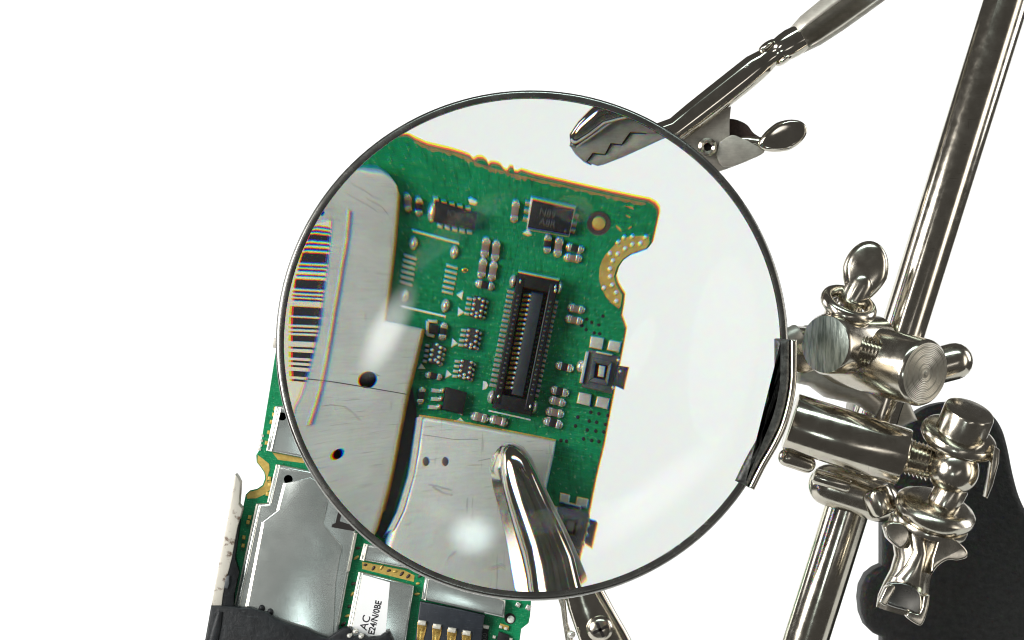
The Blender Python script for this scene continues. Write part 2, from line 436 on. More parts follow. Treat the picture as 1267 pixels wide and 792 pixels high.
# IC top middle with a silver lead frame
q = [(0.302, 0.638), (0.599, 0.571), (0.561, 0.389), (0.267, 0.440)]
bm = B(); fr = [(0.290, 0.655), (0.608, 0.582), (0.565, 0.378), (0.258, 0.429)]
prism(bm, fr, .0, .055, .006, 2)
o = link('power_chip', bm, 'lead', pcb)
bm = B(); prism(bm, q, .03, .105, .008, 2); e = link('chip_body', bm, 'chip', o)
L_ = [(0.288, 0.605), (0.251, 0.614), (0.279, 0.552), (0.242, 0.562), (0.268, 0.494), (0.234, 0.505), (0.591, 0.523), (0.628, 0.512), (0.583, 0.467), (0.617, 0.456), (0.575, 0.422), (0.606, 0.411)]
for i in range(0, 12, 2):
    bm = B(); bar(bm, L_[i], L_[i + 1], .032, 0., .03, .006); link('lead', bm, 'solder', o)
text('marking', 'N89', .068, along(q, .2, .34), qang(q), .1055, 'mark', e)
text('marking', 'A8R', .068, along(q, .24, .68), qang(q), .1055, 'mark', e)
bm = B(); dome(bm, along(q, .9, .85), .010, .010, .003, 0, .1045, 10, 3); link('pin_one_dot', bm, 'mark', e)
# three little quad ICs in a column, and a dim fourth one
def tiny_ic(dx, dy, pts_body, lead_l, lead_r, tops, lm='lead', tm='solder'):
    o = ic('array_chip', pts_body, .05, 'chipgrey', lead_l, .020, (), lmat=lm)
    for p in lead_r:
        bm = B(); dome(bm, p, .019, .015, .03, ANG, 0.); link('solder_joint', bm, tm, o)
    for p in tops:
        bm = B(); dome(bm, p, .014, .012, .014, ANG, .049); link('contact', bm, tm, o)
tiny_ic(0, 0, [(-0.112, -0.043), (-0.030, -0.060), (-0.058, -0.214), (-0.143, -0.193)],
        [(-0.163, -0.061), (-0.126, -0.069), (-0.168, -0.097), (-0.132, -0.104), (-0.174, -0.133), (-0.137, -0.138), (-0.180, -0.168), (-0.145, -0.174)],
        [(-0.024, -0.090), (-0.033, -0.127), (-0.037, -0.164), (-0.047, -0.200)], [(-0.111, -0.068), (-0.115, -0.103), (-0.120, -0.137), (-0.129, -0.173), (-0.050, -0.080), (-0.056, -0.114), (-0.064, -0.151), (-0.069, -0.188), (-0.095, -0.165), (-0.100, -0.191), (-0.076, -0.063)])
tiny_ic(0, 0, [(-0.156, -0.264), (-0.074, -0.282), (-0.098, -0.428), (-0.182, -0.410)],
        [(-0.200, -0.284), (-0.164, -0.290), (-0.205, -0.319), (-0.169, -0.325), (-0.212, -0.355), (-0.177, -0.360), (-0.218, -0.389), (-0.182, -0.394)],
        [(-0.068, -0.310), (-0.073, -0.346), (-0.079, -0.383), (-0.088, -0.416)], [(-0.150, -0.287), (-0.155, -0.323), (-0.163, -0.357), (-0.168, -0.391), (-0.091, -0.293), (-0.096, -0.330), (-0.101, -0.367), (-0.106, -0.406), (-0.132, -0.386), (-0.137, -0.408)])
tiny_ic(0, 0, [(-0.200, -0.485), (-0.113, -0.504), (-0.135, -0.636), (-0.216, -0.620)],
        [(-0.241, -0.500), (-0.205, -0.505), (-0.245, -0.533), (-0.209, -0.538), (-0.250, -0.567), (-0.214, -0.573), (-0.254, -0.602), (-0.219, -0.606)],
        [(-0.107, -0.526), (-0.115, -0.562), (-0.120, -0.596), (-0.127, -0.630)], [(-0.191, -0.501), (-0.196, -0.535), (-0.202, -0.568), (-0.207, -0.604), (-0.127, -0.512), (-0.135, -0.548), (-0.139, -0.581), (-0.147, -0.616), (-0.175, -0.595), (-0.177, -0.617)])
tiny_ic(0, 0, [(-0.394, -0.373), (-0.320, -0.394), (-0.338, -0.527), (-0.417, -0.508)],
        [(-0.442, -0.386), (-0.415, -0.393), (-0.443, -0.422), (-0.416, -0.428), (-0.448, -0.458), (-0.421, -0.464), (-0.455, -0.493), (-0.428, -0.500)],
        [(-0.317, -0.419), (-0.324, -0.454), (-0.329, -0.486), (-0.338, -0.518)], [(-0.398, -0.421), (-0.402, -0.454), (-0.409, -0.489), (-0.366, -0.385), (-0.341, -0.405), (-0.346, -0.438), (-0.351, -0.471), (-0.374, -0.490), (-0.355, -0.507)], 'tin', 'tin')
# bigger SO chip below
q = [(-0.298, -0.675), (-0.155, -0.717), (-0.178, -0.860), (-0.316, -0.823)]
o = ic('regulator_chip', q, .08, 'chip',
       [(-0.391, -0.693), (-0.330, -0.701), (-0.391, -0.750), (-0.335, -0.756), (-0.407, -0.802), (-0.346, -0.809)], .026)
for p, r in zip([(-0.316, -0.697), (-0.325, -0.751), (-0.336, -0.803), (-0.179, -0.740), (-0.185, -0.796), (-0.194, -0.852)], (0, 0, 0, 1, 1, 1)):
    bm = B(); dome(bm, p, .022 if not r else .026, .02 if not r else .010, .045, ANG if not r else -.6, 0.); link('solder_joint', bm, 'solder', o)

# silk-screened rectangle with bare pads
def silk(pts, w=.014):
    bm = B()
    for i in range(0, len(pts), 2): bar(bm, pts[i], pts[i + 1], w, 0., .003)
    link('printed_line', bm, 'silk', pcb, smooth=False)
silk([(-0.527, 0.405), (-0.215, 0.323)], .015); silk([(-0.600, -0.118), (-0.307, -0.190)], .015)
silk([(0.000, -0.839), (0.291, -0.904)], .010)
for pts in ("509,285.5 508.5,286.5",): pass
for c in [(-0.521, 0.317), (-0.249, 0.263), (-0.582, -0.045), (-0.310, -0.113)]:
    bm = B(); dome(bm, c, .031, .050, .045, radians(-12), 0.); link('solder_pad', bm, 'solder', pcb)
LP_ = [(-0.583, 0.235), (-0.502, 0.209), (-0.590, 0.199), (-0.510, 0.174), (-0.594, 0.162), (-0.515, 0.139), (-0.601, 0.125), (-0.519, 0.103), (-0.605, 0.088), (-0.524, 0.067), (-0.610, 0.052), (-0.532, 0.027)]
for i in range(0, len(LP_), 2):
    bm = B(); bar(bm, LP_[i], LP_[i + 1], .019, 0., .008, .003); link('bare_pad', bm, 'lead', pcb)
LP_ = [(-0.305, 0.171), (-0.225, 0.148), (-0.313, 0.133), (-0.230, 0.111), (-0.317, 0.097), (-0.236, 0.075), (-0.323, 0.062), (-0.243, 0.041), (-0.330, 0.024), (-0.250, 0.004), (-0.335, -0.011), (-0.258, -0.030)]
for i in range(0, len(LP_), 2):
    bm = B(); bar(bm, LP_[i], LP_[i + 1], .019, 0., .008, .003); link('bare_pad', bm, 'lead', pcb)
bm = B(); dome(bm, [(-0.177, 0.137)][0], .026, .020, .012, 0, 0.); link('test_point', bm, 'gold', pcb)
# printed triangles
for tri in ([(-0.236, -0.037), (-0.186, -0.008), (-0.197, -0.074)], [(-0.221, -0.125), (-0.179, -0.162), (-0.226, -0.190)], [(-0.258, -0.342), (-0.221, -0.379), (-0.267, -0.406)],
            [(-0.291, -0.558), (-0.257, -0.592), (-0.303, -0.618)], [(-0.484, -0.547), (-0.462, -0.510), (-0.434, -0.549)], [(-0.219, -0.900), (-0.190, -0.878), (-0.159, -0.910)],
            [(0.227, 0.398), (0.271, 0.426), (0.299, 0.387), (0.268, 0.381)], [(-0.149, 0.630), (-0.126, 0.638), (-0.082, 0.612), (-0.100, 0.590), (-0.138, 0.597)]):
    bm = B(); prism(bm, tri, 0., .004); link('printed_arrow', bm, 'silk', pcb, smooth=False)
bm = B(); prism(bm, [(-0.041, -0.640), (-0.018, -0.646), (-0.006, -0.671), (-0.020, -0.695), (-0.045, -0.700)], 0., .004); link('printed_arrow', bm, 'silk', pcb, smooth=False)

# round fiducial
c = [(0.771, 0.465), (0.855, 0.464)]
r = hypot(c[1][0] - c[0][0], c[1][1] - c[0][1])
bm = B(); prism(bm, [(c[0][0] + r * cos(2 * pi * k / 40), c[0][1] + r * sin(2 * pi * k / 40)) for k in range(40)], 0., .002); fid = link('fiducial_mark', bm, 'brown', pcb, smooth=False)
r *= .56
bm = B(); prism(bm, [(c[0][0] + r * cos(2 * pi * k / 40), c[0][1] + r * sin(2 * pi * k / 40)) for k in range(40)], .002, .008, .003); link('gold_dot', bm, 'goldpad', fid)
# gold-plated notch
gp = [(1.122, 0.371), (1.073, 0.378), (1.007, 0.377), (0.941, 0.361), (0.902, 0.334), (0.863, 0.292), (0.827, 0.256), (0.799, 0.211), (0.779, 0.154), (0.776, 0.074), (0.794, 0.013), (0.825, -0.052), (0.864, -0.095), (0.915, -0.135), (0.928, -0.121), (0.940, -0.041), (0.919, -0.004), (0.897, 0.036), (0.881, 0.090), (0.902, 0.158), (0.937, 0.210), (0.995, 0.251), (1.053, 0.270), (1.102, 0.288), (1.125, 0.324)]
bm = B(); prism(bm, gp, 0., .004); gold = link('gold_pad', bm, 'goldpad', pcb, smooth=False)
for p in [(0.946, 0.362), (1.002, 0.367), (1.092, 0.361), (0.905, 0.328), (1.058, 0.317), (0.953, 0.282), (1.003, 0.310), (0.849, 0.250), (0.903, 0.246), (0.869, 0.198), (0.850, 0.142), (0.850, 0.085), (0.864, 0.027), (0.809, 0.008), (0.893, -0.026), (0.893, -0.087)]:
    bm = B(); dome(bm, p, .016, .016, .010, 0, .004, 12, 3); link('plated_via', bm, 'silk', gold)
# scuffs where the mask has chipped off to copper
for pts in ([(0.947, 0.589), (1.008, 0.579), (1.014, 0.559), (0.986, 0.568)], [(0.960, 0.528), (0.996, 0.510), (0.988, 0.500), (0.963, 0.514)], [(0.892, 0.458), (0.923, 0.437), (0.937, 0.406), (0.918, 0.415), (0.895, 0.438)], [(0.976, 0.433), (1.000, 0.450), (1.003, 0.438), (0.984, 0.422)]):
    bm = B(); prism(bm, pts, 0., .003); link('chipped_patch', bm, 'goldpad', pcb, smooth=False)
# tiny dark vias at the right
for p in [(0.709, -0.852), (0.764, -0.861), (0.825, -0.871), (0.697, -0.910), (0.747, -0.917), (0.807, -0.929), (0.682, -0.968), (0.740, -0.974), (0.794, -0.978), (0.501, -1.037), (0.539, -1.042), (0.656, -1.025), (0.711, -1.034), (0.760, -1.040), (0.619, -0.885), (0.602, -0.943), (0.682, -0.287), (0.722, -0.235), (0.773, -0.252), (0.739, -0.309), (0.688, -0.213), (0.802, -0.190), (0.778, -0.315), (0.653, -0.258)]:
    bm = B(); dome(bm, p, .013, .013, .003, 0, 0., 10, 2); link('via', bm, 'hole', pcb)
# traces: thin raised runs under the mask
for pts in ([(0.078, 0.332), (0.124, 0.161), (0.089, 0.035), (0.032, -0.023)], [(0.135, 0.075), (0.193, 0.332), (0.250, 0.378)], [(0.710, 0.331), (0.688, 0.160), (0.665, -0.127)], [(-0.436, 0.157), (-0.393, 0.073), (-0.403, -0.079)], [(0.312, -0.990), (0.537, -0.636), (0.607, -0.355)], [(0.035, -0.410), (-0.031, -0.549), (0.004, -0.633)]):
    bm = B()
    for i in range(len(pts) - 1): bar(bm, pts[i], pts[i + 1], .012, 0., .003)
    link('copper_trace', bm, 'pcb', pcb, smooth=False)

# ---- mezzanine connector
TL, TR, BR, BL = [(0.198, 0.127), (0.493, 0.066), (0.294, -0.883), (0.022, -0.823)]
def K(u, v):            # u across 0..1 left to right, v down 0..1
    return lerp(lerp(TL, TR, u), lerp(BL, BR, u), v)
def kq(u0, v0, u1, v1): return [K(u0, v0), K(u1, v0), K(u1, v1), K(u0, v1)]
hc = .16
bm = B(); prism(bm, kq(.0, .0, 1, 1), .01, .035, .004); con = link('board_connector', bm, 'conn', pcb)
for nm, u0, v0, u1, v1, h in (('side_wall', .0, .03, .17, .97, hc), ('side_wall', .80, .03, .98, .97, hc), ('end_wall', .02, .0, .98, .10, hc * .96), ('end_wall', .02, .90, .98, 1., hc * .96)):
    bm = B(); prism(bm, kq(u0, v0, u1, v1), .02, h, .008, 2); link(nm, bm, 'conn', con)
bm = B(); prism(bm, kq(.40, .12, .70, .885), .02, .12, .010, 2); link('tongue', bm, 'slate', con)
bm = B(); prism(bm, kq(.805, .08, .835, .94), .06, hc + .006, .003, 2); link('wall_edge', bm, 'switch', con)
bm = B(); prism(bm, kq(.0, -.012, 1., .0), .0, hc * .9, .003, 2); link('end_plate', bm, 'lead', con)
NP = 20
for k in range(NP):
    v = .155 + .69 * k / (NP - 1)
    bm = B(); bar(bm, K(-.17, v), K(.0, v + .0), .024, 0., .024, .006); link('lead', bm, 'solder', con)
    bm = B(); bar(bm, K(.98, v + .005), K(1.09, v + .008), .022, 0., .024, .006); link('lead', bm, 'solder', con)
    bm = B(); bar(bm, K(.215, v + .002), K(.37, v - .006), .020, .02, .108, .004); g_ = link('gold_contact', bm, 'gold', con)
    bm = B(); dome(bm, K(.385, v - .006), .016, .013, .022, ANG, .106, 10, 4); link('contact_tip', bm, 'solder', g_)
    bm = B(); dome(bm, K(.10, v + .012), .012, .008, .008, ANG, hc - .001, 8, 3); link('lead_tip', bm, 'mark', con)
    bm = B(); bar(bm, K(.715, v), K(.775, v), .018, .02, .06, .003); link('far_contact', bm, 'mark', con)
    bm = B(); dome(bm, K(.90, v + .012), .011, .007, .008, ANG, hc - .001, 8, 3); link('lead_tip', bm, 'mark', con)
for p, rx in ((K(-.07, .075), .030), (K(-.06, .925), .030), (K(1.03, .055), .024), (K(1.03, .93), .024)):
    bm = B(); dome(bm, p, rx, .048, .06, radians(-12), 0.); link('solder_tab', bm, 'solder', con)
for p in (K(.08, .06), K(.09, .92), K(.94, .05), K(.95, .075), K(.93, .94)):
    bm = B(); dome(bm, p, .012, .022, .012, radians(-14), hc * .94, 10, 3); link('peg', bm, 'lead', con)

# ---- side push switches
def push_switch(T, far):
    """T maps the first switch's outline points to board coordinates"""
    body = T('body')
    bm = B(); prism(bm, body, .004, .105, .010, 2)
    o = link('push_switch', bm, 'switch', pcb)
    hole = T('hole')
    for a_ in range(4):                                     # raised collar round the square opening
        p0, p1 = hole[a_], hole[(a_ + 1) % 4]
        o0, o1 = lerp(p0, body[a_], .42), lerp(p1, body[(a_ + 1) % 4], .42)
        bm = B(); prism(bm, [p0, p1, o1, o0], .09, .135, .006, 2); link('collar', bm, 'switch', o)
    bm = B(); prism(bm, hole, .10, .108); link('opening', bm, 'hole', o, smooth=False)
    bm = B(); prism(bm, T('pin'), .10, .128, .004, 2); link('spring_tab', bm, 'lead' if not far else 'switch', o)
    bm = B(); prism(bm, T('side'), .0, .13, .006, 2); link('side_plate', bm, 'lead', o)
    bm = B(); prism(bm, T('top'), .0, .12, .004, 2); link('top_plate', bm, 'lead', o)
    bm = B(); prism(bm, T('act'), .02, .115, .008, 2); a = link('button', bm, 'chip', o)
    for c in T('glint'):
        bm = B(); dome(bm, c, .012, .014, .012, 0, .112, 10, 3); link('glint_bead', bm, 'solder', a)  # bright beads stand in for glints, highlights put into the colour
    for nm in ('pa', 'pb', 'pc', 'pd'):
        bm = B(); prism(bm, T(nm), .0, .03, .010, 3); link('solder_pad', bm, 'lead', o)
    bm = B(); dome(bm, T('gold')[0], .03, .045, .03, radians(-12), 0.); link('anchor', bm, 'solder', o)
SW1 = dict(body=[(0.706, -0.425), (0.911, -0.471), (0.856, -0.728), (0.650, -0.685)], hole=[(0.754, -0.521), (0.840, -0.539), (0.819, -0.639), (0.738, -0.621)], pin=[(0.776, -0.534), (0.821, -0.544), (0.808, -0.620), (0.766, -0.612)],
           side=[(0.684, -0.437), (0.706, -0.441), (0.659, -0.663), (0.636, -0.657)], top=[(0.757, -0.435), (0.870, -0.457), (0.867, -0.469), (0.754, -0.448)], act=[(0.910, -0.535), (0.979, -0.545), (0.940, -0.699), (0.882, -0.673)],
           glint=[(0.923, -0.577), (0.911, -0.499), (0.871, -0.687)], pa=[(0.716, -0.329), (0.809, -0.346), (0.794, -0.428), (0.704, -0.411)], pb=[(0.846, -0.357), (0.927, -0.373), (0.912, -0.446), (0.828, -0.427)],
           pc=[(0.630, -0.718), (0.717, -0.733), (0.704, -0.814), (0.612, -0.794)], pd=[(0.756, -0.743), (0.842, -0.758), (0.826, -0.833), (0.738, -0.814)], gold=[(0.643, -0.541)])
SW2 = dict(body=[(0.477, -1.436), (0.683, -1.473), (0.620, -1.646), (0.431, -1.616)], hole=[(0.516, -1.498), (0.609, -1.514), (0.585, -1.587), (0.496, -1.574)], pin=[(0.541, -1.514), (0.583, -1.521), (0.570, -1.576), (0.529, -1.569)],
           side=[(0.459, -1.440), (0.477, -1.444), (0.434, -1.605), (0.413, -1.601)], top=[(0.528, -1.413), (0.628, -1.431), (0.625, -1.441), (0.525, -1.424)], act=[(0.682, -1.500), (0.730, -1.509), (0.686, -1.626), (0.645, -1.608)],
           glint=[(0.675, -1.530), (0.662, -1.576), (0.634, -1.625)], pa=[(0.492, -1.352), (0.559, -1.364), (0.547, -1.417), (0.486, -1.407)], pb=[(0.604, -1.372), (0.680, -1.383), (0.665, -1.432), (0.591, -1.423)],
           pc=[(0.410, -1.637), (0.481, -1.647), (0.470, -1.691), (0.400, -1.682)], pd=[(0.522, -1.653), (0.586, -1.661), (0.574, -1.704), (0.505, -1.697)], gold=[(0.416, -1.532)])
push_switch(lambda k: SW1[k], False)
push_switch(lambda k: SW2[k], True)

# ---- shields
def shield(outline, h, holes=(), mat='tin', bev=.035, label=None):
    bm = B(); prism(bm, outline, .0, h, bev, 4, 0, 0, holes)
    return link('shield_can', bm, mat, pcb, angle=50, label=label)
def lcirc(p, px, k=172.): return (p[0], p[1], px / k)
hz = [(-0.811, -0.608), (-0.929, -1.045), (-1.087, 0.510)]
s1 = shield([(-0.787, 0.798), (-0.714, 0.800), (-0.660, 0.768), (-0.625, 0.715), (-0.616, 0.662), (-0.646, 0.384), (-0.682, 0.071), (-0.716, -0.213), (-0.468, -0.272), (-0.489, -0.391), (-0.503, -0.462), (-0.530, -0.591), (-0.556, -0.723), (-0.590, -0.978), (-0.609, -1.206), (-0.627, -1.384), (-0.635, -1.472)]
            + [(-1.085, -2.194), (-2.004, -2.194), (-2.495, -2.084), (-2.838, -1.827), (-2.924, -1.275), (-3.108, -0.294), (-3.169, 0.196), (-3.046, 0.809), (-2.617, 0.956), (-2.004, 0.981)], .15,
            [lcirc(hz[0], 9.5), lcirc(hz[1], 5.), lcirc(hz[2], 3.)], label='long stepped silver shield under the left of the lens with a barcode sticker')
# barcode sticker
st = [(-1.030, 0.463), (-1.049, 0.299), (-1.067, 0.143), (-1.090, -0.025), (-1.104, -0.161), (-1.122, -0.325), (-1.138, -0.440), (-1.150, -0.581), (-1.165, -0.681)] + [(-1.367, -1.275), (-1.538, -1.030), (-1.575, -0.539), (-1.538, -0.049), (-1.391, 0.368)]
bm = B(); prism(bm, st, .150, .156); lab = link('sticker', bm, 'cream', s1, smooth=False)
right = [(-1.039, 0.417), (-1.053, 0.299), (-1.065, 0.195), (-1.083, 0.048), (-1.098, -0.161), (-1.112, -0.285), (-1.127, -0.386), (-1.144, -0.504), (-1.157, -0.627)]
leftp = [(-1.150, 0.429), (-1.189, 0.302), (-1.212, 0.196), (-1.235, 0.054), (-1.245, -0.147), (-1.243, -0.272), (-1.237, -0.371), (-1.227, -0.488), (-1.209, -0.613)]
ys = (277, 300, 320, 348, 388, 412, 432, 456, 482)
def at_y(arr, y):
    for i in range(len(ys) - 1):
        if ys[i] <= y <= ys[i + 1]: return lerp(arr[i], arr[i + 1], (y - ys[i]) / (ys[i + 1] - ys[i]))
    return arr[-1]
bm = B()
for y0, y1 in ((278, 280), (283, 285.5), (288, 296), (299, 301.5), (305, 308), (311, 324), (327, 329.5), (332, 334.5), (339, 341), (345, 357), (360, 362.5), (365.5, 367.5),
               (370, 372.5), (380, 391.5), (394, 402.5), (405.5, 408), (411, 413), (416, 423.5), (430.5, 433), (437.5, 444.5), (448, 450.5), (454, 456.5), (461.5, 468.5), (472, 474.5)):
    prism(bm, [at_y(leftp, y0), at_y(right, y0), at_y(right, y1), at_y(leftp, y1)], .156, .158)
link('barcode', bm, 'ink', lab, smooth=False)
# pressed ridge, painted gold fringe and folded seam on the big shield
rg = [(-0.927, 0.534), (-0.948, 0.358), (-0.986, 0.146), (-1.030, -0.173), (-1.051, -0.381), (-1.070, -0.606), (-1.100, -0.854)]
bm = B()
for i in range(len(rg) - 1): bar(bm, rg[i], rg[i + 1], .013, .148, .166, .005)
link('pressed_ridge', bm, 'solder', s1)  # metal brighter than the shield paints the glint along the crease
gf = [(-0.615, 0.657), (-0.645, 0.384), (-0.681, 0.071), (-0.713, -0.205)]
bm = B()
for i in range(3): bar(bm, gf[i], gf[i + 1], .016, .0, .10, .006)
link('gold_fringe', bm, 'goldpad', s1)  # added gold bar paints the warm colour fringe along the shield edge
gf = [(-0.463, -0.275), (-0.484, -0.391), (-0.498, -0.462), (-0.524, -0.591), (-0.551, -0.723), (-0.585, -0.979), (-0.605, -1.206), (-0.622, -1.385)]
bm = B()
for i in range(7): bar(bm, gf[i], gf[i + 1], .015, .0, .10, .006)
link('gold_fringe', bm, 'goldpad', s1)  # same painted golden fringe below the step
bm = B(); sm = [(-1.166, -0.569), (-1.035, -0.600), (-0.859, -0.646), (-0.715, -0.682), (-0.564, -0.717)]
for i in range(len(sm) - 1): bar(bm, sm[i], sm[i + 1], .006, .1495, .1515)
link('seam', bm, 'mark', s1, smooth=False)
def scratches(lines, z, parent, w=.004):
    for pts in lines:
        bm = B()
        for i in range(len(pts) - 1): bar(bm, pts[i], pts[i + 1], w, z - .001, z + .0012)
        link('scratch', bm, 'score', parent, smooth=False)
scratches([[(-0.902, 0.704), (-0.832, 0.669), (-0.776, 0.629), (-0.720, 0.613)], [(-0.927, 0.633), (-0.873, 0.605), (-0.817, 0.575), (-0.763, 0.538)], [(-1.045, -0.752), (-1.011, -0.748), (-0.931, -0.768), (-0.869, -0.824), (-0.834, -0.866)], [(-0.781, -0.563), (-0.741, -0.587)], [(-0.823, 0.620), (-0.732, 0.571), (-0.696, 0.521)]], .15, s1)
s2 = shield([(-0.468, -0.865), (-0.240, -0.910), (0.089, -0.977), (0.467, -1.050), (0.450, -1.138), (0.401, -1.329), (0.338, -1.563), (0.296, -1.703), (0.256, -1.792)]
            + [(-0.018, -2.501), (-0.717, -2.378)] + [(-0.562, -1.488), (-0.525, -1.403), (-0.496, -1.220), (-0.477, -1.079)], .15, (), label='silver shield under the jaw tip of the lower clip')
def fold(o0, o1, i0, i1, z0, z1, parent, mat='lead', name='folded_edge'):
    """sloping bent edge of sheet metal between an outer line o and an inner line i"""
    bm = B()
    v = [bm.verts.new((*p, z)) for p, z in ((o0, z0), (o1, z0), (i1, z1), (i0, z1))]
    w_ = [bm.verts.new((*p, .02)) for p in (o0, o1, i1, i0)]
    bm.faces.new(v); bm.faces.new(w_[::-1]); bridge(bm, v, w_)
    return link(name, bm, mat, parent, smooth=False)
f = [(-0.483, -0.869), (-0.506, -1.214), (-0.543, -1.400), (-0.579, -1.484), (-0.455, -0.873), (-0.479, -1.222), (-0.516, -1.409), (-0.550, -1.491)]
for k in range(3): fold(f[k], f[k + 1], f[k + 4], f[k + 5], .11, .153, s2)
bm = B(); prism(bm, [(-0.475, -0.841), (-0.502, -1.077), (-0.529, -1.220), (-0.554, -1.409), (-0.583, -1.495), (-0.622, -1.467), (-0.606, -1.385), (-0.586, -1.209), (-0.565, -0.980), (-0.533, -0.724), (-0.516, -0.661)], .0, .004); link('shade_or_ground_strip', bm, 'blackbody', pcb, smooth=False)  # black strip puts the deep gap's shade into the floor colour
gf = [(-0.469, -0.860), (-0.240, -0.904), (0.089, -0.972), (0.467, -1.045)]
bm = B()
for i in range(3): bar(bm, gf[i], gf[i + 1], .022, .0, .06, .008)
link('gold_fringe', bm, 'goldpad', s2)  # golden fringe painted as a bar along the top edge
for p in [(-0.410, -1.151), (-0.285, -1.160)]:
    bm = B(); dome(bm, p, .022, .030, .004, .3, .1495, 12, 3); link('pit', bm, 'mark', s2)
scratches([[(-0.382, -1.285), (-0.315, -1.304), (-0.227, -1.333)], [(-0.355, -1.300), (-0.287, -1.341), (-0.220, -1.360)], [(-0.067, -1.168), (0.013, -1.156)], [(0.059, -1.730), (0.115, -1.720), (0.146, -1.733)], [(-0.046, -1.547), (0.017, -1.513)], [(-0.212, -1.662), (-0.163, -1.639)], [(-0.445, -0.985), (-0.234, -1.027), (-0.073, -1.034)]], .15, s2)
# shields seen past the lens on the left
hz = [(-3.475, -1.459)]
s3 = shield([(-3.561, -1.299), (-2.617, -1.299), (-2.495, -2.158), (-3.193, -2.084), (-3.708, -1.980)], .14, [(*hz[0], .062)], 'tin_bright', .045, 'small silver shield at the left edge beside the lens rim')
hz = [(-3.383, -2.409), (-2.899, -3.377), (-2.899, -2.648)]
s4 = shield([(-3.561, -2.182), (-3.046, -2.280), (-2.004, -2.403), (-2.004, -2.869), (-2.323, -2.819), (-2.360, -3.089), (-2.354, -3.224), (-2.458, -3.776), (-2.617, -4.646), (-2.568, -5.320), (-4.333, -5.320), (-4.186, -4.315), (-3.849, -2.777), (-3.690, -2.770)], .15,
            [(*hz[0], .068), (*hz[1], .056), (*hz[2], .034)], 'tin_bright', .05, 'large silver shield with small round holes at the lower left')
bm = B(); prism(bm, [(-3.420, -2.464), (-3.046, -2.378), (-2.752, -2.574), (-2.789, -2.770), (-2.850, -3.089), (-2.568, -3.420), (-2.605, -3.604), (-2.666, -3.972), (-2.715, -5.198), (-4.125, -5.198), (-4.015, -4.315), (-3.770, -3.052), (-3.537, -2.875)], .148, .164, .010, 3); link('raised_panel', bm, 'tin_bright', s4)
def folds(parent, pts, z0=.10, z1=.156, mat='lead'):
    for k in range(0, len(pts), 4): fold(pts[k], pts[k + 1], pts[k + 2], pts[k + 3], z0, z1, parent, mat)
folds(s4, [(-3.573, -2.188), (-3.708, -2.758), (-3.506, -2.194), (-3.635, -2.770), (-3.874, -2.783), (-4.211, -4.364), (-3.794, -2.795), (-4.119, -4.364)])
folds(s4, [(-3.457, -2.464), (-3.561, -2.875), (-3.420, -2.476), (-3.524, -2.881), (-3.782, -3.052), (-4.033, -4.340), (-3.745, -3.065), (-3.990, -4.340)], .15, .168)
folds(s4, [(-2.341, -3.224), (-2.458, -3.800), (-2.378, -3.224), (-2.495, -3.800)], .13, .155)
bm = B(); prism(bm, [(-2.629, -2.893), (-2.568, -2.905), (-2.605, -3.040), (-2.360, -3.126), (-2.384, -3.193), (-2.728, -3.132), (-2.715, -3.089), (-2.666, -3.065)], .1505, .153); link('slot', bm, 'hole', s4, smooth=False)
for x in [(-3.782, -4.358), (-3.653, -4.413)]:
    bm = B(); dome(bm, x, .055, .06, .05, 0, .145, 16, 4); link('black_blob', bm, 'blackplastic', s4)
s5 = shield([(-2.225, -3.383), (-1.269, -3.530), (-0.901, -3.874), (-1.637, -3.757), (-2.286, -3.629)], .14, (), 'tin_bright', .04, 'narrow silver shield just below the lens rim')
s6 = shield([(-2.298, -3.806), (-1.477, -4.021), (-1.612, -4.952), (-2.482, -4.830), (-2.470, -4.658)], .15, (), 'tin_bright', .045, 'silver shield carrying a white printed sticker')
folds(s3, [(-3.580, -1.312), (-3.720, -1.974), (-3.488, -1.324), (-3.635, -1.986)])
folds(s5, [(-2.243, -3.383), (-2.305, -3.629), (-2.182, -3.396), (-2.237, -3.641)])
folds(s6, [(-2.323, -3.812), (-2.495, -4.658), (-2.249, -3.831), (-2.415, -4.671)])
bm = B(); prism(bm, [(-2.256, -3.849), (-1.845, -3.966), (-1.931, -4.952), (-2.439, -4.916), (-2.421, -4.683)], .150, .155); stk = link('sticker', bm, 'paper', s6, smooth=False)
tp = [(-2.249, -4.683), (-2.182, -4.425), (-2.127, -4.756), (-2.004, -4.082)]
text('printed_text', 'AC', .165, tp[0], radians(73), .1556, 'ink', stk, 'LEFT', .0012, .002)
text('printed_text', 'E24/N/0BE', .135, tp[2], radians(77), .1556, 'ink', stk, 'LEFT', .0012, .004, .88)
s7 = shield([(-1.318, -3.874), (-0.656, -3.996), (-0.092, -4.241), (-0.116, -4.511), (-0.717, -4.376), (-1.361, -4.229)], .15, (), 'tin_bright', .045, 'slim silver shield above the gold battery contacts')
folds(s7, [(-1.318, -3.886), (-1.367, -4.223), (-1.257, -3.904), (-1.306, -4.241)])
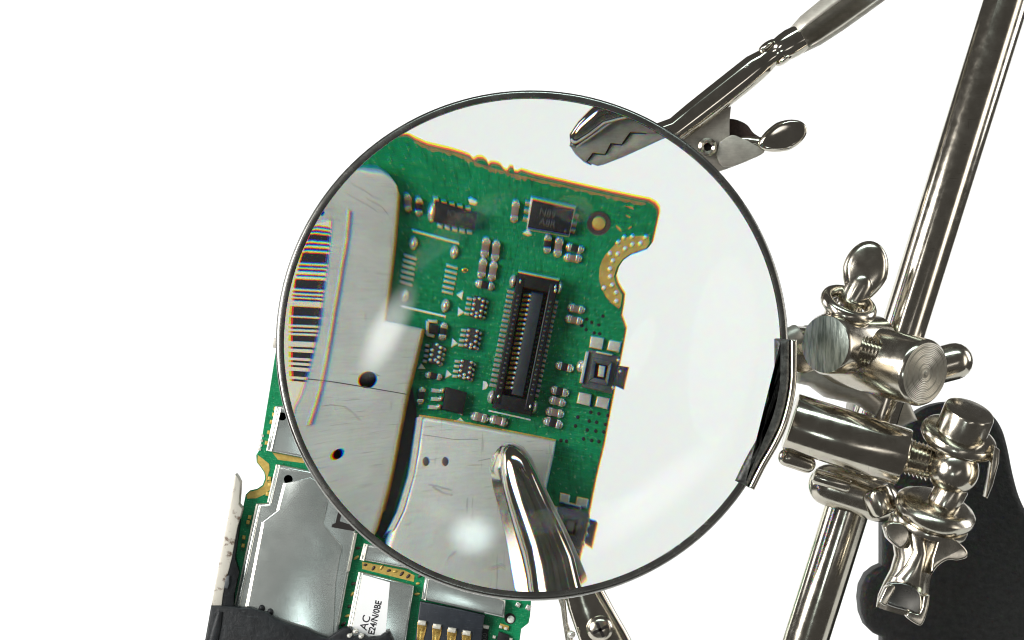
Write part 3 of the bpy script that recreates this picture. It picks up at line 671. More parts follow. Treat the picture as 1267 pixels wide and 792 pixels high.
# battery connector block
bm = B(); prism(bm, [(-1.391, -4.254), (-0.778, -4.376), (-0.411, -4.462), (-0.447, -4.732), (-0.509, -5.443), (-1.538, -5.443)], .0, .19, .02, 3); bc = link('battery_connector', bm, 'batt', pcb)
for (x, y) in ((522.5, 770), (541, 774.5), (559.5, 779), (577.5, 782.5)):
    pts = [(x - 6, y - 2), (x + 6, y), (x + 5, y + 9), (x + 2.5, y + 18), (x + 2, y + 26), (x - 6, y + 25), (x - 6, y + 17), (x - 5.5, y + 8)]
    s_ = 47.6 / 3883.
    w = [((a - 633.5) * s_, (396 - b) * s_) for a, b in pts]
    bm = B(); prism(bm, w, .188, .20, .004, 2); c = link('spring_contact', bm, 'gold', bc)
    bm = B(); bar(bm, lerp(w[0], w[1], .08), lerp(w[0], w[1], .92), .075, .195, .245, .025); link('contact_crest', bm, 'lead', c)
    bm = B(); bar(bm, lerp(w[5], w[4], .1), lerp(w[5], w[4], .8), .06, .195, .235, .02); link('contact_crest', bm, 'gold', c)
# parts right of it
q = [(-0.509, -4.621), (-0.349, -4.664), (-0.374, -4.952), (-0.546, -4.928)]
o = ic('array_resistor', q, .06, 'chip')
bm = B(); prism(bm, [(-0.509, -4.591), (-0.343, -4.634), (-0.355, -4.689), (-0.521, -4.652)], 0., .065, .01, 2); link('terminal', bm, 'lead', o)
text('marking', '100', .11, [(-0.435, -4.903)][0], radians(78), .061, 'mark', o)
q = [(-0.202, -4.720), (-0.043, -4.769), (-0.067, -4.977), (-0.251, -4.952)]
o = ic('driver_chip', q, .07, 'chip')
for p in [(-0.172, -4.652), (-0.092, -4.677), (-0.270, -4.805), (-0.282, -4.891), (-0.018, -4.842)]:
    bm = B(); prism(bm, quad_at(p, .045, .05, ANG), 0., .05, .012, 2); link('lead', bm, 'lead', o)
bm = B(); prism(bm, [(-0.178, -4.597), (-0.043, -4.640), (-0.049, -4.701), (-0.196, -4.664)], 0., .03, .006, 2); link('solder_pad', bm, 'goldpad', pcb)
for p, w in zip([(0.092, -4.315), (0.245, -4.358)], (.07, .08)):
    bm = B(); prism(bm, quad_at(p, w, .075, -.5), 0., .05, .02, 3); link('solder_pad', bm, 'solder', pcb)
c = [(-0.018, -4.542)][0]
bm = B(); lathe(bm, (c[0] - .012, c[1] + .012, 0.), (0, 0, 1), [(.085, 0), (.085, .004), (0, .004)], 24); v_ = link('via_shadow', bm, 'hole', pcb, smooth=False)  # offset dark disc paints the shadow around the white via
bm = B(); dome(bm, c, .056, .058, .02, 0, .004); link('via_fill', bm, 'silk', v_)
# gold castellated notch and contact teeth on the left edge
gl = [(-3.855, -2.047), (-3.782, -2.102), (-3.684, -2.182), (-3.678, -2.280), (-3.708, -2.378), (-3.714, -2.452), (-3.647, -2.433), (-3.671, -2.574), (-3.757, -2.648), (-3.880, -2.703), (-4.015, -2.709), (-4.027, -2.660), (-3.978, -2.605), (-3.868, -2.580), (-3.770, -2.519), (-3.727, -2.409), (-3.745, -2.311), (-3.806, -2.219), (-3.861, -2.158)]
bm = B(); prism(bm, gl, 0., .005); link('gold_pad', bm, 'goldpad', pcb, smooth=False)
for p in [(-3.586, -1.348), (-3.610, -1.434), (-3.647, -1.545), (-3.684, -1.704), (-3.720, -1.863), (-3.678, -2.403), (-3.671, -2.501), (-3.708, -2.636), (-3.978, -2.991), (-4.002, -3.065), (-4.064, -3.298), (-4.076, -3.420)]:
    bm = B(); prism(bm, quad_at(p, .05, .06, radians(80)), 0., .05, .012, 2); link('solder_joint', bm, 'goldpad', pcb)
for i, p in enumerate([(-3.788, -1.753), (-3.800, -1.827), (-3.812, -1.900), (-3.831, -1.961)]):
    bm = B(); prism(bm, quad_at(p, .035, .05, ANG), -.06, .02, .006, 2); link('edge_tooth', bm, 'lead', pcb)
bm = B(); prism(bm, [(-3.610, -0.276), (-3.451, -0.294), (-3.475, -0.441), (-3.629, -0.417)], -.06, .03, .01, 2); link('edge_tab', bm, 'jaw', pcb)
# flux-stained ground strips between the shields
for pts in ([(-3.635, -2.010), (-3.157, -2.102), (-3.157, -2.170), (-3.549, -2.121)], [(-2.274, -3.665), (-1.637, -3.794), (-1.477, -3.874), (-1.489, -3.972), (-2.274, -3.776)]):
    bm = B(); prism(bm, pts, 0., .004); link('shade_or_ground_strip', bm, 'goldpad', pcb, smooth=False)
for p in [(-2.225, -3.714), (-2.102, -3.763), (-1.980, -3.751), (-1.869, -3.800), (-1.771, -3.812), (-1.673, -3.849), (-1.575, -3.886), (-2.421, -4.156), (-2.458, -4.340), (-2.495, -4.487), (-2.397, -3.996), (-1.391, -3.874), (-1.428, -3.996), (-1.440, -4.156), (-2.556, -4.609), (-2.335, -3.457), (-2.360, -3.604)]:
    bm = B(); dome(bm, p, .03 + random.random() * .02, .022, .018, random.random(), .003, 10, 3); link('flux_residue', bm, 'brown' if random.random() < .5 else 'goldpad', pcb)

# ------------------------------------------------------------------ phone chassis (lower left)
ch = thing('phone_chassis', [(-4.062, -5.408)][0] + (0.,), 'broken black plastic phone frame with a stained grey side strip in the lower left corner', 'phone frame', 7.3)
edge = [(-4.531, -4.300), (-4.306, -4.300), (-4.062, -4.330), (-3.953, -4.324), (-3.819, -4.373), (-3.673, -4.410), (-3.575, -4.507), (-3.466, -4.544), (-3.258, -4.617), (-3.088, -4.665), (-2.942, -4.739), (-2.783, -4.787), (-2.698, -4.739), (-2.637, -4.696), (-2.552, -4.641), (-2.442, -4.629), (-2.406, -4.678), (-2.430, -4.726), (-2.381, -4.775), (-2.235, -4.739), (-2.174, -4.787), (-1.992, -4.763), (-1.919, -4.714), (-1.858, -4.696), (-1.821, -4.787), (-1.785, -4.848), (-1.797, -5.530), (-4.793, -5.530), (-4.623, -4.824)]
bm = B(); prism(bm, edge, -.25, .06, .03, 3); link('broken_frame', bm, 'blackplastic', ch)
bm = B(); prism(bm, [(-4.172, -2.321), (-4.136, -2.363), (-4.093, -2.448), (-4.105, -2.631), (-4.117, -2.777), (-4.062, -2.850), (-4.136, -3.118), (-4.221, -3.581), (-4.306, -3.922), (-4.355, -4.129), (-4.379, -4.337), (-4.538, -4.337), (-4.404, -3.606), (-4.282, -2.972)], -.35, .0, .02, 2); link('side_strip', bm, 'strip', ch)
bm = B(); prism(bm, [(-4.088, -2.872), (-4.124, -3.165), (-4.185, -3.593), (-4.124, -3.813), (-4.198, -4.143), (-4.210, -4.387), (-4.418, -4.387), (-4.356, -4.081), (-4.271, -3.678), (-4.185, -3.226)], -.3, -.02, .01, 2); w_ = link('inner_wall', bm, 'blackplastic', ch)
bm = B(); prism(bm, [(-4.298, -3.853), (-4.256, -3.853), (-4.262, -3.975), (-4.286, -4.048), (-4.341, -4.042), (-4.323, -3.927)], -.12, .02, .012, 2); link('plastic_tab', bm, 'switch', w_)
for p in [(-2.357, -4.690), (-2.448, -4.751), (-2.272, -4.763)]:
    bm = B(); dome(bm, p, .05, .045, .07, .4, .02); link('bright_fleck', bm, 'solder', ch)
bm = B(); arch(bm, [(*p, w, .05, .05) for p, w in zip([(-4.394, -4.388), (-4.443, -4.607), (-4.516, -4.911), (-4.589, -5.276)], (.04, .07, .08, .08))]); link('frame_rib', bm, 'blackplastic', ch)

# ------------------------------------------------------------------ magnifying glass
LC=(0.25753,0.00000,-0.30389); LW=(0.020808,-0.993357,0.113179); LR=12.200; LT=1.020
Wv = Vector((LW[0], LW[2], -LW[1])); Lc = Vector((LC[0], LC[2], -LC[1]))
mg = thing('magnifying_glass', tuple(Lc), 'round magnifying lens in a thin steel rim held by a curved bracket and steel barrel', 'magnifier')
RA = 3.185
sag = lambda r: LR - math.sqrt(LR * LR - r * r)
bm = B(); nr = 40
prof = [(RA * k / nr, LT / 2 - sag(RA * k / nr)) for k in range(nr + 1)]
prof2 = [(r, -t) for r, t in reversed(prof)]
mis = [0] * nr + [1] * (nr + 1)
lathe(bm, Lc, Wv, prof + prof2, 160, mis=mis)
lens = link('lens', bm, ['lens_front', 'lens_back'], mg, angle=60)
ed = LT / 2 - sag(RA)
rp = [(RA + .004, -.20), (RA - .02, -.20), (RA - .03, -.18), (RA - .03, -ed - .02), (RA + .006, -ed - .006), (RA + .006, ed + .006), (RA - .03, ed + .02), (RA - .032, .13), (RA - .024, .155), (RA + .03, .165), (RA + .055, .155), (RA + .070, .13), (RA + .076, .09), (RA + .076, -.14), (RA + .065, -.18), (RA + .04, -.20), (RA + .004, -.20)]
bm = B(); lathe(bm, Lc, Wv, rp, 160); link('rim', bm, 'rim', mg, angle=40)
# bracket: rubber pad along the rim and a metal strap behind it
def ribbon(pts, t0, t1, h0, h1, bev):
    """strip of given thickness along a polyline (offsets t0..t1 to the right of the path)"""
    a, b = [], []
    for i, p in enumerate(pts):
        d = Vector(pts[min(i + 1, len(pts) - 1)]) - Vector(pts[max(0, i - 1)]); d.normalize(); n = Vector((-d.y, d.x))
        a.append(tuple(Vector(p) + n * t0)); b.append(tuple(Vector(p) + n * t1))
    bm = B(); prism(bm, a + b[::-1], h0, h1, bev, 3, bev0=bev); return bm
def smooth_path(pts, n=6):
    out = []
    P = [pts[0]] + list(pts) + [pts[-1]]
    for i in range(1, len(P) - 2):
        p0, p1, p2, p3 = [Vector(p) for p in P[i - 1:i + 3]]
        for k in range(n):
            t = k / n
            q = .5 * ((2 * p1) + (-p0 + p2) * t + (2 * p0 - 5 * p1 + 4 * p2 - p3) * t * t + (-p0 + 3 * p1 - 3 * p2 + p3) * t ** 3)
            out.append(tuple(q))
    out.append(tuple(pts[-1])); return out
path = smooth_path([(3.493, -0.245), (3.493, -0.500), (3.488, -0.755), (3.452, -1.010), (3.371, -1.305), (3.258, -1.550), (3.105, -1.815), (2.963, -2.101)])
link('clamp_pad', ribbon(path, -.155, .015, -.45, .40, .05), 'pad', mg)
link('clamp_strap', ribbon(path, .02, .10, -.50, .46, .03), 'nickel', mg)
for a, b in (((3.723, -0.157, -0.550), (3.468, -0.292, -0.500)),):
    bm = B(); cyl(bm, a, b, .13, .05); link('strap_rivet', bm, 'jaw', mg)
bm = B(); capsule(bm, (3.578, -1.786, -0.800), (3.839, -1.875, -0.900), .12); link('strap_foot', bm, 'nickel', mg)
bm = B(); cyl(bm, (3.605, -1.312, -0.750), (5.095, -1.784, -0.750), .375, .03, 64); bar_ = link('barrel', bm, 'rodnickel', mg)

# ------------------------------------------------------------------ helping-hand stand
sd = thing('helping_hand_stand', (4.6, -14.98, -4.), 'nickel helping hand stand with slanted rod, clamps, wing nuts and a black cast iron base', 'stand')
bm = B(); cyl(bm, (3.576, -5.305, -1.700), (6.674, 4.575, -1.700), .300, .03, 64); rod = link('rod', bm, 'rodnickel', sd)
# upper clamp: two turned blocks crossing on the rod
fc = Vector((5.315, -0.686, -0.350)); ax = Vector((.62, -.17, .76)).normalized()
bm = B(); lathe(bm, fc - ax * 1.75, ax, [(0, 0), (.40, 0), (.44, .04), (.44, 1.69), (.425, 1.725), (.40, 1.75)], 64); blk = link('clamp_block', bm, 'nickel', sd)
bm = B(); lathe(bm, fc, ax, [(0, .016), (.02, .018), (.035, .004), (.06, .001)] + [(.07 + .011 * k, .0045 * (k % 2) * (1 if k % 5 else 1.8)) for k in range(31)], 64); link('turned_face', bm, 'facet', blk)
fc2 = Vector((4.047, -0.313, -0.550)); ax2 = Vector((-.66, .02, .75)).normalized()
bm = B(); lathe(bm, fc2 - ax2 * 1.1, ax2, [(0, 0), (.36, 0), (.40, .04), (.40, 1.05), (.37, 1.10)], 56); blk2 = link('clamp_block', bm, 'nickel', sd)
bm = B(); lathe(bm, fc2, ax2, [(0, 0), (.37, -.001)], 56); link('milled_face', bm, 'milled', blk2)
bm = B(); thread(bm, (4.441, -0.356, -0.620), (4.859, -0.471, -0.620), .19, .048); link('threaded_stud', bm, 'nickel', sd)
bm = B(); capsule(bm, (5.520, -0.631, -1.500), (5.851, -0.545, -1.500), .245); link('dome_nut', bm, 'nickel', sd)
# collar, washer and wing nut on top
wn = Vector((4.356, 0.127, -1.000)); wax = Vector((.30, .80, .50)).normalized()
bm = B(); lathe(bm, wn - wax * .35, wax, [(0, 0), (.20, 0), (.24, .06), (.25, .30), (.22, .40), (.16, .42), (.14, .55), (0, .56)], 48); nut = link('wing_nut', bm, 'nickel', sd)
bm = B(); lathe(bm, Vector((4.376, 0.200, -0.800)), wax, torus_profile(.305, .080, 14, 1.1), 48); link('washer', bm, 'nickel', nut)
def wing(c, tall, wide, thick, lean, dimple=.03):
    bm = B(); vs = ball(bm, (0, 0, 0), 1., 24)
    R_ = Matrix.Rotation(lean, 3, 'Z')
    for v in vs:
        x, y, z = v.co
        w = wide * (1 - .28 * max(0, -y)) 
        zz = z * thick
        if z > 0: zz -= dimple * max(0., 1 - (x * x * 1.6 + (y - .1) ** 2 * 1.1))
        v.co = R_ @ Vector((x * w, y * tall, zz)) + Vector(c)
    return bm
link('wing', wing((4.609, 0.623, -1.000), .42, .30, .17, radians(-16)), 'nickel', nut)
bm = B(); capsule(bm, (4.451, 0.275, -1.000), (4.556, 0.465, -1.000), .19); link('wing_root', bm, 'nickel', nut)
# arm plates between the clamp and the barrel
bm = B(); prism(bm, [(3.712, -0.150), (3.926, -0.064), (4.141, -0.471), (4.591, -0.793), (4.912, -1.093), (4.805, -1.286), (4.548, -1.114), (4.162, -1.028), (3.959, -0.878), (3.766, -0.836)], -2.0, -1.35, .10, 3, bev0=.08); link('arm_plate', bm, 'jaw', sd)
bm = B(); cyl(bm, (3.746, -0.363, -1.500), (3.867, -0.424, -1.200), .30, .06); link('arm_pivot', bm, 'nickel', sd)
bm = B(); prism(bm, [(4.635, -0.808), (5.312, -0.983), (5.476, -1.354), (5.094, -1.507), (4.548, -1.354)], -3.0, -2.3, .08, 3); link('back_plate', bm, 'jaw', sd)
# lower clamp block the rod passes through
bm = B(); capsule(bm, (4.195, -2.180, -1.500), (4.858, -2.394, -1.500), .28); link('rod_sleeve', bm, 'nickel', sd)
bm = B(); cyl(bm, (4.759, -2.207, -1.200), (4.907, -2.546, -1.200), .20, .06); link('sleeve_screw', bm, 'nickel', sd)
bm = B(); cyl(bm, (3.943, -2.032, -1.100), (4.430, -2.180, -1.100), .10, .04); link('locking_pin', bm, 'nickel', sd)
# ball joint
bm = B(); thread(bm, (5.061, -1.748, -0.900), (5.482, -1.875, -0.900), .235, .05, .03); link('threaded_stud', bm, 'nickel', sd)
bm = B(); lathe(bm, (5.019, -1.738, -0.900), (.95, -.30, .1), [(0, 0), (.20, 0), (.26, .05), (.26, .12), (.18, .2), (0, .2)], 40); link('lock_ring', bm, 'nickel', sd)
bm = B(); ball(bm, (5.735, -1.952, -0.750), .33, 24); link('joint_ball', bm, 'nickel', sd)
up = Vector((.28, .86, .42)).normalized()
uc = Vector((5.820, -1.548, -0.900))
bm = B(); lathe(bm, uc - up * .10, up, [(0, 0), (.40, 0), (.47, .02), (.51, .07), (.515, .12), (.49, .175), (.44, .20), (.345, .205), (.34, .23), (.34, .50), (.325, .53), (.29, .545), (0, .55)], 56); cp = link('joint_plate', bm, 'nickel', sd)
bm = B(); prism(bm, [(6.211, -1.617), (6.284, -1.669), (6.279, -1.836), (6.201, -2.128), (6.128, -2.305), (6.107, -2.284), (6.159, -2.044), (6.190, -1.815)], -.75, -.45, .02, 2); link('clamp_lug', bm, 'nickel', cp)
lc_ = Vector((5.501, -2.480, -0.800)); dn = Vector((-.26, -.88, -.38)).normalized()
bm = B(); lathe(bm, lc_ - dn * .10, dn, [(0, -.04), (.40, -.03), (.49, 0), (.535, .05), (.54, .11), (.51, .17), (.44, .195), (.435, .215), (.49, .225), (.50, .25), (.50, .30), (.47, .32), (0, .33)], 56); lp = link('joint_plate', bm, 'nickel', sd)
bm = B(); cyl(bm, (5.742, -2.143, -0.800), (5.585, -2.438, -0.800), .22, .03); link('joint_bolt', bm, 'nickel', sd)
# lower wing nut: waisted body with four flared corners
wp = smooth_path([(4.836, -2.656), (4.951, -2.614), (5.087, -2.656), (5.296, -2.708), (5.557, -2.719), (5.777, -2.802), (5.913, -2.938), (5.913, -3.084), (5.798, -3.147), (5.651, -3.158), (5.536, -3.241), (5.453, -3.409), (5.400, -3.618), (5.359, -3.827), (5.285, -3.963), (5.149, -3.890), (4.940, -3.806), (4.763, -3.754), (4.710, -3.639), (4.773, -3.471), (4.888, -3.304), (4.972, -3.116), (5.014, -2.969), (4.930, -2.896), (4.836, -2.802)], 4)
bm = B(); arch(bm, [(*p, w, -.95, hh) for p, w, hh in zip([(5.385, -2.648), (5.353, -2.753), (5.301, -2.942), (5.248, -3.131), (5.196, -3.320), (5.143, -3.509), (5.091, -3.678), (5.049, -3.825)], (.46, .47, .36, .27, .27, .31, .33, .31), (.34, .36, .40, .42, .42, .36, .30, .24))], 22); lw = link('wing_nut', bm, 'nickel', sd, angle=60)
bm = B(); prism(bm, smooth_path([(4.803, -2.670), (4.897, -2.608), (5.043, -2.628), (5.137, -2.733), (5.106, -2.879), (5.012, -2.952), (4.928, -2.900), (4.845, -2.816)], 4), -.80, -.50, .03, 4); link('wing_flare', bm, 'nickel', lw)
bm = B(); arch(bm, [(*p, w, -.56, hh) for p, w, hh in zip([(5.239, -2.788), (5.270, -3.007), (5.197, -3.215), (5.124, -3.392)], (.10, .10, .13, .20), (.07, .10, .12, .08))]); link('nut_flute', bm, 'nickel', lw)
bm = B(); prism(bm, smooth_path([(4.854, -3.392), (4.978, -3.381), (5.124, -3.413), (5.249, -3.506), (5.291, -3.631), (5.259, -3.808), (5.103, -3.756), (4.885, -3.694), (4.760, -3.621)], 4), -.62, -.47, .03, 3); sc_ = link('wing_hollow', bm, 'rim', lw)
bm = B(); prism(bm, smooth_path([(4.812, -3.444), (4.885, -3.402), (4.937, -3.454), (4.874, -3.579), (4.812, -3.683), (4.729, -3.631)], 4), -.62, -.40, .02, 4); link('wing_edge', bm, 'nickel', lw)
bm = B(); prism(bm, smooth_path([(5.301, -3.558), (5.374, -3.537), (5.363, -3.704), (5.301, -3.891), (5.239, -3.933), (5.083, -3.829), (5.124, -3.756), (5.228, -3.787), (5.280, -3.704)], 4), -.62, -.40, .02, 4); link('wing_edge', bm, 'nickel', lw)
bm = B(); prism(bm, smooth_path([(5.499, -2.788), (5.686, -2.820), (5.852, -2.955), (5.863, -3.059), (5.748, -3.100), (5.603, -3.100), (5.478, -3.184), (5.395, -3.288), (5.415, -3.059)], 4), -.75, -.42, .03, 4); link('wing_flare', bm, 'nickel', lw)
# cast iron base
bp = [(5.136, -2.509), (5.136, -3.406), (5.036, -3.450), (4.924, -3.540), (4.845, -3.697), (4.823, -3.876), (4.845, -4.078), (4.912, -4.246), (5.013, -4.347), (5.136, -4.403)] 
bs = smooth_path([(5.226, -1.837), (5.428, -1.524), (5.540, -1.356), (5.730, -1.221), (6.010, -1.148), (6.290, -1.154), (6.503, -1.210), (6.682, -1.333), (6.806, -1.524), (6.884, -1.792), (6.951, -2.129), (7.041, -2.453), (7.175, -2.733), (7.355, -3.047), (7.601, -3.406)], 4)
bm = B(); prism(bm, bp + [(5.136, -6.766), (4.778, -12.144), (4.778, -12.480)] + [(9.707, -12.480), (9.707, -12.144), (8.363, -6.766)] + bs[::-1], -4.0, -3.5, .10, 4); link('cast_base', bm, 'iron', sd)

# ------------------------------------------------------------------ alligator clips
GRP = 'alligator clips of the helping hand'
c1 = thing('alligator_clip', [(2.211, 2.567)][0] + (-2.6,), 'nickel alligator clip with toothed jaw and open socket behind the top of the lens', 'clip', group=GRP)
tip = [(0.705, 1.852), (0.736, 1.919), (0.848, 2.032), (1.029, 2.192)]
body = [(2.211, 2.567), (2.485, 2.781), (2.803, 3.028), (3.143, 3.297), (3.297, 3.423), (3.406, 3.500)]
secs = []
for p, w in zip(tip, (.02, .075, .108, .130)): secs.append((*p, w, -2.62, w * 1.1))
for p, w in zip(body, (.185, .19, .195, .195, .19, .17)): secs.append((*p, w, -2.62, w * .95))
for p, w, hh in zip([(3.505, 3.577), (3.604, 3.648), (3.703, 3.703), (3.801, 3.763), (3.933, 3.840)], (.145, .165, .19, .20, .185), (.13, .16, .20, .17, .16)): secs.append((*p, w, -2.62, hh))
bm = B(); arch(bm, secs, 20); up_ = link('upper_jaw', bm, 'clipnickel', c1, angle=60)
# crimped lugs
for a, w, l, an in (("918,72", .075, .12, .62), ("957,47", .085, .14, .62), ("976,82", .07, .13, .62)): pass
L1 = [(3.176, 3.423), (3.461, 3.719), (3.703, 3.544)]
for p, w, l in zip(L1, (.055, .06, .06), (.13, .15, .15)):
    bm = B(); dome(bm, p, l, w, .175, .62, -2.62); link('crimp_lug', bm, 'clipnickel', up_)
# open split socket: a curled sheet
bm = B(); prev = None
pp = [(3.845, 3.774), (4.065, 3.939), (4.350, 4.147), (4.679, 4.388), (5.118, 4.707)]
for i, (p, rad) in enumerate(zip(pp, (.15, .205, .225, .23, .23))):
    d = (Vector(pp[min(i + 1, 4)]) - Vector(pp[max(0, i - 1)])).normalized(); n_ = Vector((-d.y, d.x)); cur = []
    for k in range(29):
        t = radians(-215 + 10.2 * k)            # opening faces the camera
        for rr in ((rad),): cur.append(Vector((p[0] + n_.x * rr * cos(t), p[1] + n_.y * rr * cos(t), -2.66 + rr * sin(t))))
    cur = [bm.verts.new(v) for v in cur]
    if prev:
        for k in range(28): bm.faces.new((prev[k], prev[k + 1], cur[k + 1], cur[k]))
    prev = cur
sk = link('wire_socket', bm, 'jaw', c1, angle=70)
so = sk.modifiers.new('thickness', 'SOLIDIFY'); so.thickness = .035; so.offset = 1
# flat side cheeks with the saw-tooth bite
chk = [(0.678, 1.821), (0.745, 1.798), (0.914, 1.911), (1.171, 2.098), (1.303, 2.195)] + [(2.485, 2.699), (2.979, 2.907), (2.957, 2.699), (2.957, 2.501), (2.847, 2.392), (2.573, 2.304), (2.265, 2.260)] + [(1.594, 1.962), (1.498, 1.963), (1.339, 1.973), (1.242, 1.839), (1.126, 1.852), (1.064, 1.731), (0.931, 1.745), (0.864, 1.655), (0.762, 1.722)]
bm = B(); prism(bm, chk, -2.80, -2.66, .008, 2); link('cheek', bm, 'jaw', up_)
lj = [(0.874, 1.636), (0.939, 1.727), (1.071, 1.713), (1.136, 1.834), (1.250, 1.821), (1.348, 1.953), (1.504, 1.943), (1.573, 2.023), (1.699, 2.033)] + [(2.265, 2.457), (2.573, 2.468), (2.847, 2.523), (3.198, 2.425), (3.428, 2.276), (3.198, 2.161), (2.924, 2.057), (2.748, 1.997), (2.507, 1.975)] + [(1.752, 1.916), (1.524, 1.811), (1.241, 1.682), (1.046, 1.607), (0.984, 1.592), (0.922, 1.614)]
bm = B(); prism(bm, lj, -2.82, -2.70, .014, 2); low = link('lower_jaw', bm, 'jaw', c1)
bm = B(); prism(bm, [(0.709, 1.803), (0.914, 1.911), (1.303, 2.178), (1.629, 2.015), (1.524, 1.873), (1.241, 1.731), (0.975, 1.641), (0.886, 1.632)], -2.95, -2.84); link('dark_backing', bm, 'brown', low)  # added dark plate, paints the gap between the teeth as shade
bm = B(); prism(bm, [(0.678, 1.816), (0.771, 1.717), (0.860, 1.646), (0.913, 1.596), (0.833, 1.632), (0.736, 1.722)], -2.9, -2.72, .01, 2); link('jaw_nose', bm, 'jaw', up_)
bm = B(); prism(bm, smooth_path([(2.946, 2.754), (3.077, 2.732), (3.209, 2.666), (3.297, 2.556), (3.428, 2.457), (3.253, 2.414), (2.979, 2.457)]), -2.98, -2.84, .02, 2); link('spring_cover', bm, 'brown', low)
ec = Vector((2.652, 2.346, -2.560))
bm = B(); lathe(bm, ec, (0.05, -.02, 1), [(.035, -.04), (.055, .02), (.09, .045), (.125, .02), (.13, -.06)], 36); rv = link('rivet', bm, 'nickel', c1)
bm = B(); lathe(bm, ec, (0.05, -.02, 1), [(0, -.03), (.06, -.03)], 24); link('rivet_hole', bm, 'hole', rv)
bm = B(); prism(bm, smooth_path([(2.814, 2.414), (2.979, 2.512), (3.121, 2.468), (3.275, 2.392), (3.428, 2.282), (3.165, 2.150), (2.979, 2.084), (2.847, 2.095), (2.770, 2.238)], 4), -2.72, -2.60, .02, 2); link('lever_plate', bm, 'jaw', low)
bm = wing((0, 0, 0), .355, .205, .13, 0., .07)
tb = [(3.670, 2.490), (3.308, 2.414), (3.999, 2.699)]
rot = atan2(tb[2][1] - tb[1][1], tb[2][0] - tb[1][0]) - pi / 2
for v in bm.verts: v.co = Matrix.Rotation(rot, 3, 'Z') @ v.co + Vector((tb[0][0], tb[0][1], -2.62))
link('thumb_tab', bm, 'clipnickel', low)
bm = B(); arch(bm, [(*p, w, -2.72, hh) for p, w, hh in zip([(3.012, 2.457), (3.198, 2.436), (3.385, 2.392), (3.560, 2.392)], (.03, .07, .10, .08), (.05, .09, .11, .10))]); link('tab_neck', bm, 'nickel', low)

c2 = thing('alligator_clip', [(1.315, -4.604)][0] + (-6.6,), 'nickel alligator clip with a cross-head screw gripping the board below the lens', 'clip', group=GRP)
pl = [(0.127, -1.094), (0.133, -1.116), (0.145, -1.154), (0.176, -1.229), (0.218, -1.338), (0.266, -1.452), (0.319, -1.565), (0.381, -1.687), (0.434, -1.803)]
secs = [(*p, w, -7.12, hh) for p, w, hh in zip(pl, (.012, .045, .075, .105, .125, .135, .145, .155, .165), (.012, .05, .085, .12, .14, .15, .16, .17, .175))]
pd = [(0.951, -3.744), (1.133, -4.229), (1.242, -4.483), (1.387, -4.798), (1.715, -5.501)]
secs += [(*p, w, -7.1 + dh, hh) for p, w, dh, hh in zip(pd, (.25, .31, .33, .36, .40), (.03, .06, .08, .10, .10), (.16, .14, .12, .12, .12))]
bm = B(); arch(bm, secs, 20); jw = link('upper_jaw', bm, 'clipnickel', c2, angle=60)
fo = [(0.057, -1.114), (0.018, -1.162), (0.006, -1.240), (0.031, -1.358), (0.081, -1.495), (0.132, -1.640), (0.178, -1.792), (0.222, -1.913)]
fi = [(0.086, -1.104), (0.076, -1.163), (0.093, -1.258), (0.139, -1.386), (0.200, -1.517), (0.265, -1.669), (0.317, -1.803), (0.361, -1.925)]
bm = B()
va = [bm.verts.new((*p, -7.18)) for p in fo]; vb = [bm.verts.new((*p, -7.115)) for p in fi]
vc = [bm.verts.new((*p, -7.26)) for p in fo]; vd = [bm.verts.new((*p, -7.26)) for p in fi]
for k in range(len(fo) - 1):
    for a_, b_ in ((va, vb), (vb, vd), (vd, vc), (vc, va)): bm.faces.new((a_[k], a_[k + 1], b_[k + 1], b_[k]))
bm.faces.new((va[0], vb[0], vd[0], vc[0])); bm.faces.new((va[-1], vc[-1], vd[-1], vb[-1]))
link('jaw_flange', bm, 'nickel', jw, angle=50)
bm = B(); prism(bm, [(0.069, -1.104), (0.109, -1.080), (0.167, -1.076), (0.238, -1.109), (0.298, -1.183), (0.351, -1.288), (0.426, -1.424), (0.504, -1.556), (0.578, -1.676), (0.657, -1.815), (0.623, -1.840), (0.534, -1.677), (0.425, -1.501), (0.310, -1.313), (0.239, -1.166), (0.168, -1.106)], -7.22, -7.12, .012, 2); link('jaw_flange', bm, 'jaw', jw)
bm = B(); prism(bm, [(0.685, -4.168), (0.733, -4.314), (0.769, -4.592), (0.818, -4.895), (0.951, -5.380), (1.072, -5.380), (0.951, -4.895), (0.842, -4.556), (0.806, -4.217), (0.951, -3.684), (0.685, -3.684)], -7.4, -7.12, .03, 3); link('lower_jaw', bm, 'nickel', c2)
sc0 = [(1.315, -4.617)][0]
hb = -6.885
bm = B(); lathe(bm, (*sc0, hb), (.03, 0, 1), [(.205, -.08), (.205, .0), (.185, .045), (.13, .085), (.06, .10), (0, .103)], 48); scw = link('screw', bm, 'nickel', c2, angle=50)
for an in (.45, .45 + pi / 2):
    bm = B(); prism(bm, quad_at(sc0, .045, .24, an), hb + .06, hb + .1035, .002); link('screw_slot', bm, 'hole', scw)
bm = B(); ball(bm, (0.888, -4.698, -6.900), .06, 12); link('spring_end', bm, 'solder', c2)

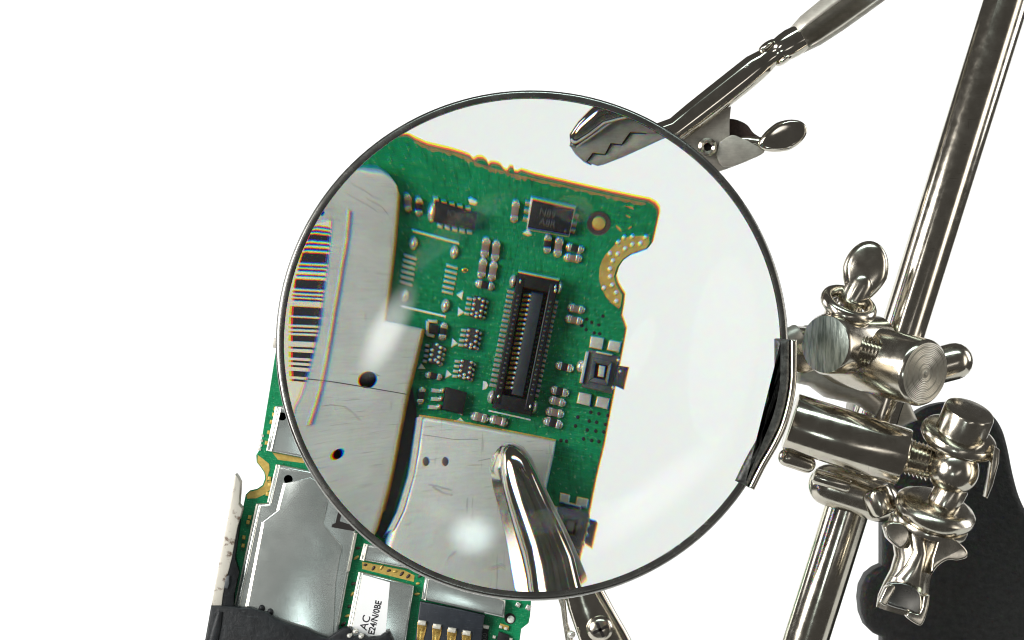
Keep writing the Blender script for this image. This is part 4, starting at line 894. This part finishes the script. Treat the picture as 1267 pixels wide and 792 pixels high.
# ------------------------------------------------------------------ camera, world, lamps
cam = bpy.data.cameras.new('camera'); co = bpy.data.objects.new('camera', cam); COL.objects.link(co)
co.location = (0, -40, 0); co.rotation_euler = (pi / 2, 0, 0)
cam.sensor_width = 36.; cam.lens = 36. * 3883. / 1267.; cam.clip_start = .5; cam.clip_end = 500.
S.camera = co
w = bpy.data.worlds.new('World'); S.world = w; w.use_nodes = True
bg = w.node_tree.nodes['Background']; bg.inputs[0].default_value = (1., .97, .93, 1); bg.inputs[1].default_value = .08
def lamp(name, loc, target, sx, sy, L, col=(1, 1, 1), spread=180, soft=.1, roll=0.):
    l = bpy.data.lights.new(name, 'AREA'); l.shape = 'RECTANGLE'; l.size = sx; l.size_y = sy
    l.energy = L * pi * sx * sy; l.color = col; l.spread = radians(spread)
    l.use_nodes = True; nt = l.node_tree                     # a soft box: bright middle, dimmer towards its edge
    em = next(n for n in nt.nodes if n.type == 'EMISSION')
    ge = nt.nodes.new('ShaderNodeNewGeometry')
    vm = nt.nodes.new('ShaderNodeVectorMath'); vm.operation = 'SUBTRACT'; vm.inputs[1].default_value = (.5, .5, 0)
    nt.links.new(ge.outputs['Parametric'], vm.inputs[0])
    vl = nt.nodes.new('ShaderNodeVectorMath'); vl.operation = 'LENGTH'; nt.links.new(vm.outputs[0], vl.inputs[0])
    mr = nt.nodes.new('ShaderNodeMapRange'); mr.interpolation_type = 'SMOOTHSTEP'
    mr.inputs['From Min'].default_value = soft; mr.inputs['From Max'].default_value = .52
    mr.inputs['To Min'].default_value = 1.; mr.inputs['To Max'].default_value = 0.
    nt.links.new(vl.outputs['Value'], mr.inputs['Value']); nt.links.new(mr.outputs[0], em.inputs['Strength'])
    o = bpy.data.objects.new(name, l); COL.objects.link(o); o.location = loc
    d = Vector(target) - Vector(loc); o.rotation_euler = (d.to_track_quat('-Z', 'Y').to_matrix() @ Matrix.Rotation(radians(roll), 3, 'Z')).to_euler()
    return o
lamp('key_softbox', (-53, -37, 13), (0, 4, 0), 50, 56, 17.2, (1, .985, .96), soft=.28)
lamp('low_lamp', (-4.6, -43, -13.4), (-1, 6, -2), 7, 6, 14., (.86, 1, 1), soft=.08)
lamp('left_lamp', (-14.8, -42, 10.6), (0, 0, 0), 5, 14, 11., (1, .99, .97), soft=.1, roll=-24)
lamp('top_strip', (6, -32, 55), (0, 4, 0), 80, 14, 14., (.80, 1, .99))
lamp('right_strip', (57, -22, 4), (3, 2, 0), 26, 64, 4., (1, .95, .86))
lamp('clip_strip', (16, -41, -9), (3, 0, 2.6), 30, 6., 2.3, (1, .98, .95), roll=38)
lamp('backdrop_lamp', (-44, 12, 14), (2, 38, 0), 24, 30, 3.4, soft=.5)
lamp('backdrop_lamp', (44, 12, 14), (-2, 38, 0), 24, 30, 3.4, soft=.5)

S.render.engine = 'CYCLES'
S.cycles.use_denoising = True; S.cycles.denoiser = 'OPENIMAGEDENOISE'; S.cycles.denoising_prefilter = 'ACCURATE'; S.cycles.denoising_input_passes = 'RGB_ALBEDO_NORMAL'
S.cycles.pixel_filter_type = 'BLACKMAN_HARRIS'; S.cycles.filter_width = 1.1
S.cycles.max_bounces = 14; S.cycles.transmission_bounces = 10; S.cycles.glossy_bounces = 5; S.cycles.diffuse_bounces = 3
S.cycles.sample_clamp_indirect = 2.5
S.cycles.caustics_reflective = False; S.cycles.caustics_refractive = True
S.cycles.blur_glossy = .2
S.view_settings.view_transform = 'Standard'; S.view_settings.look = 'None'
S.view_settings.exposure = 0.; S.view_settings.gamma = 1.
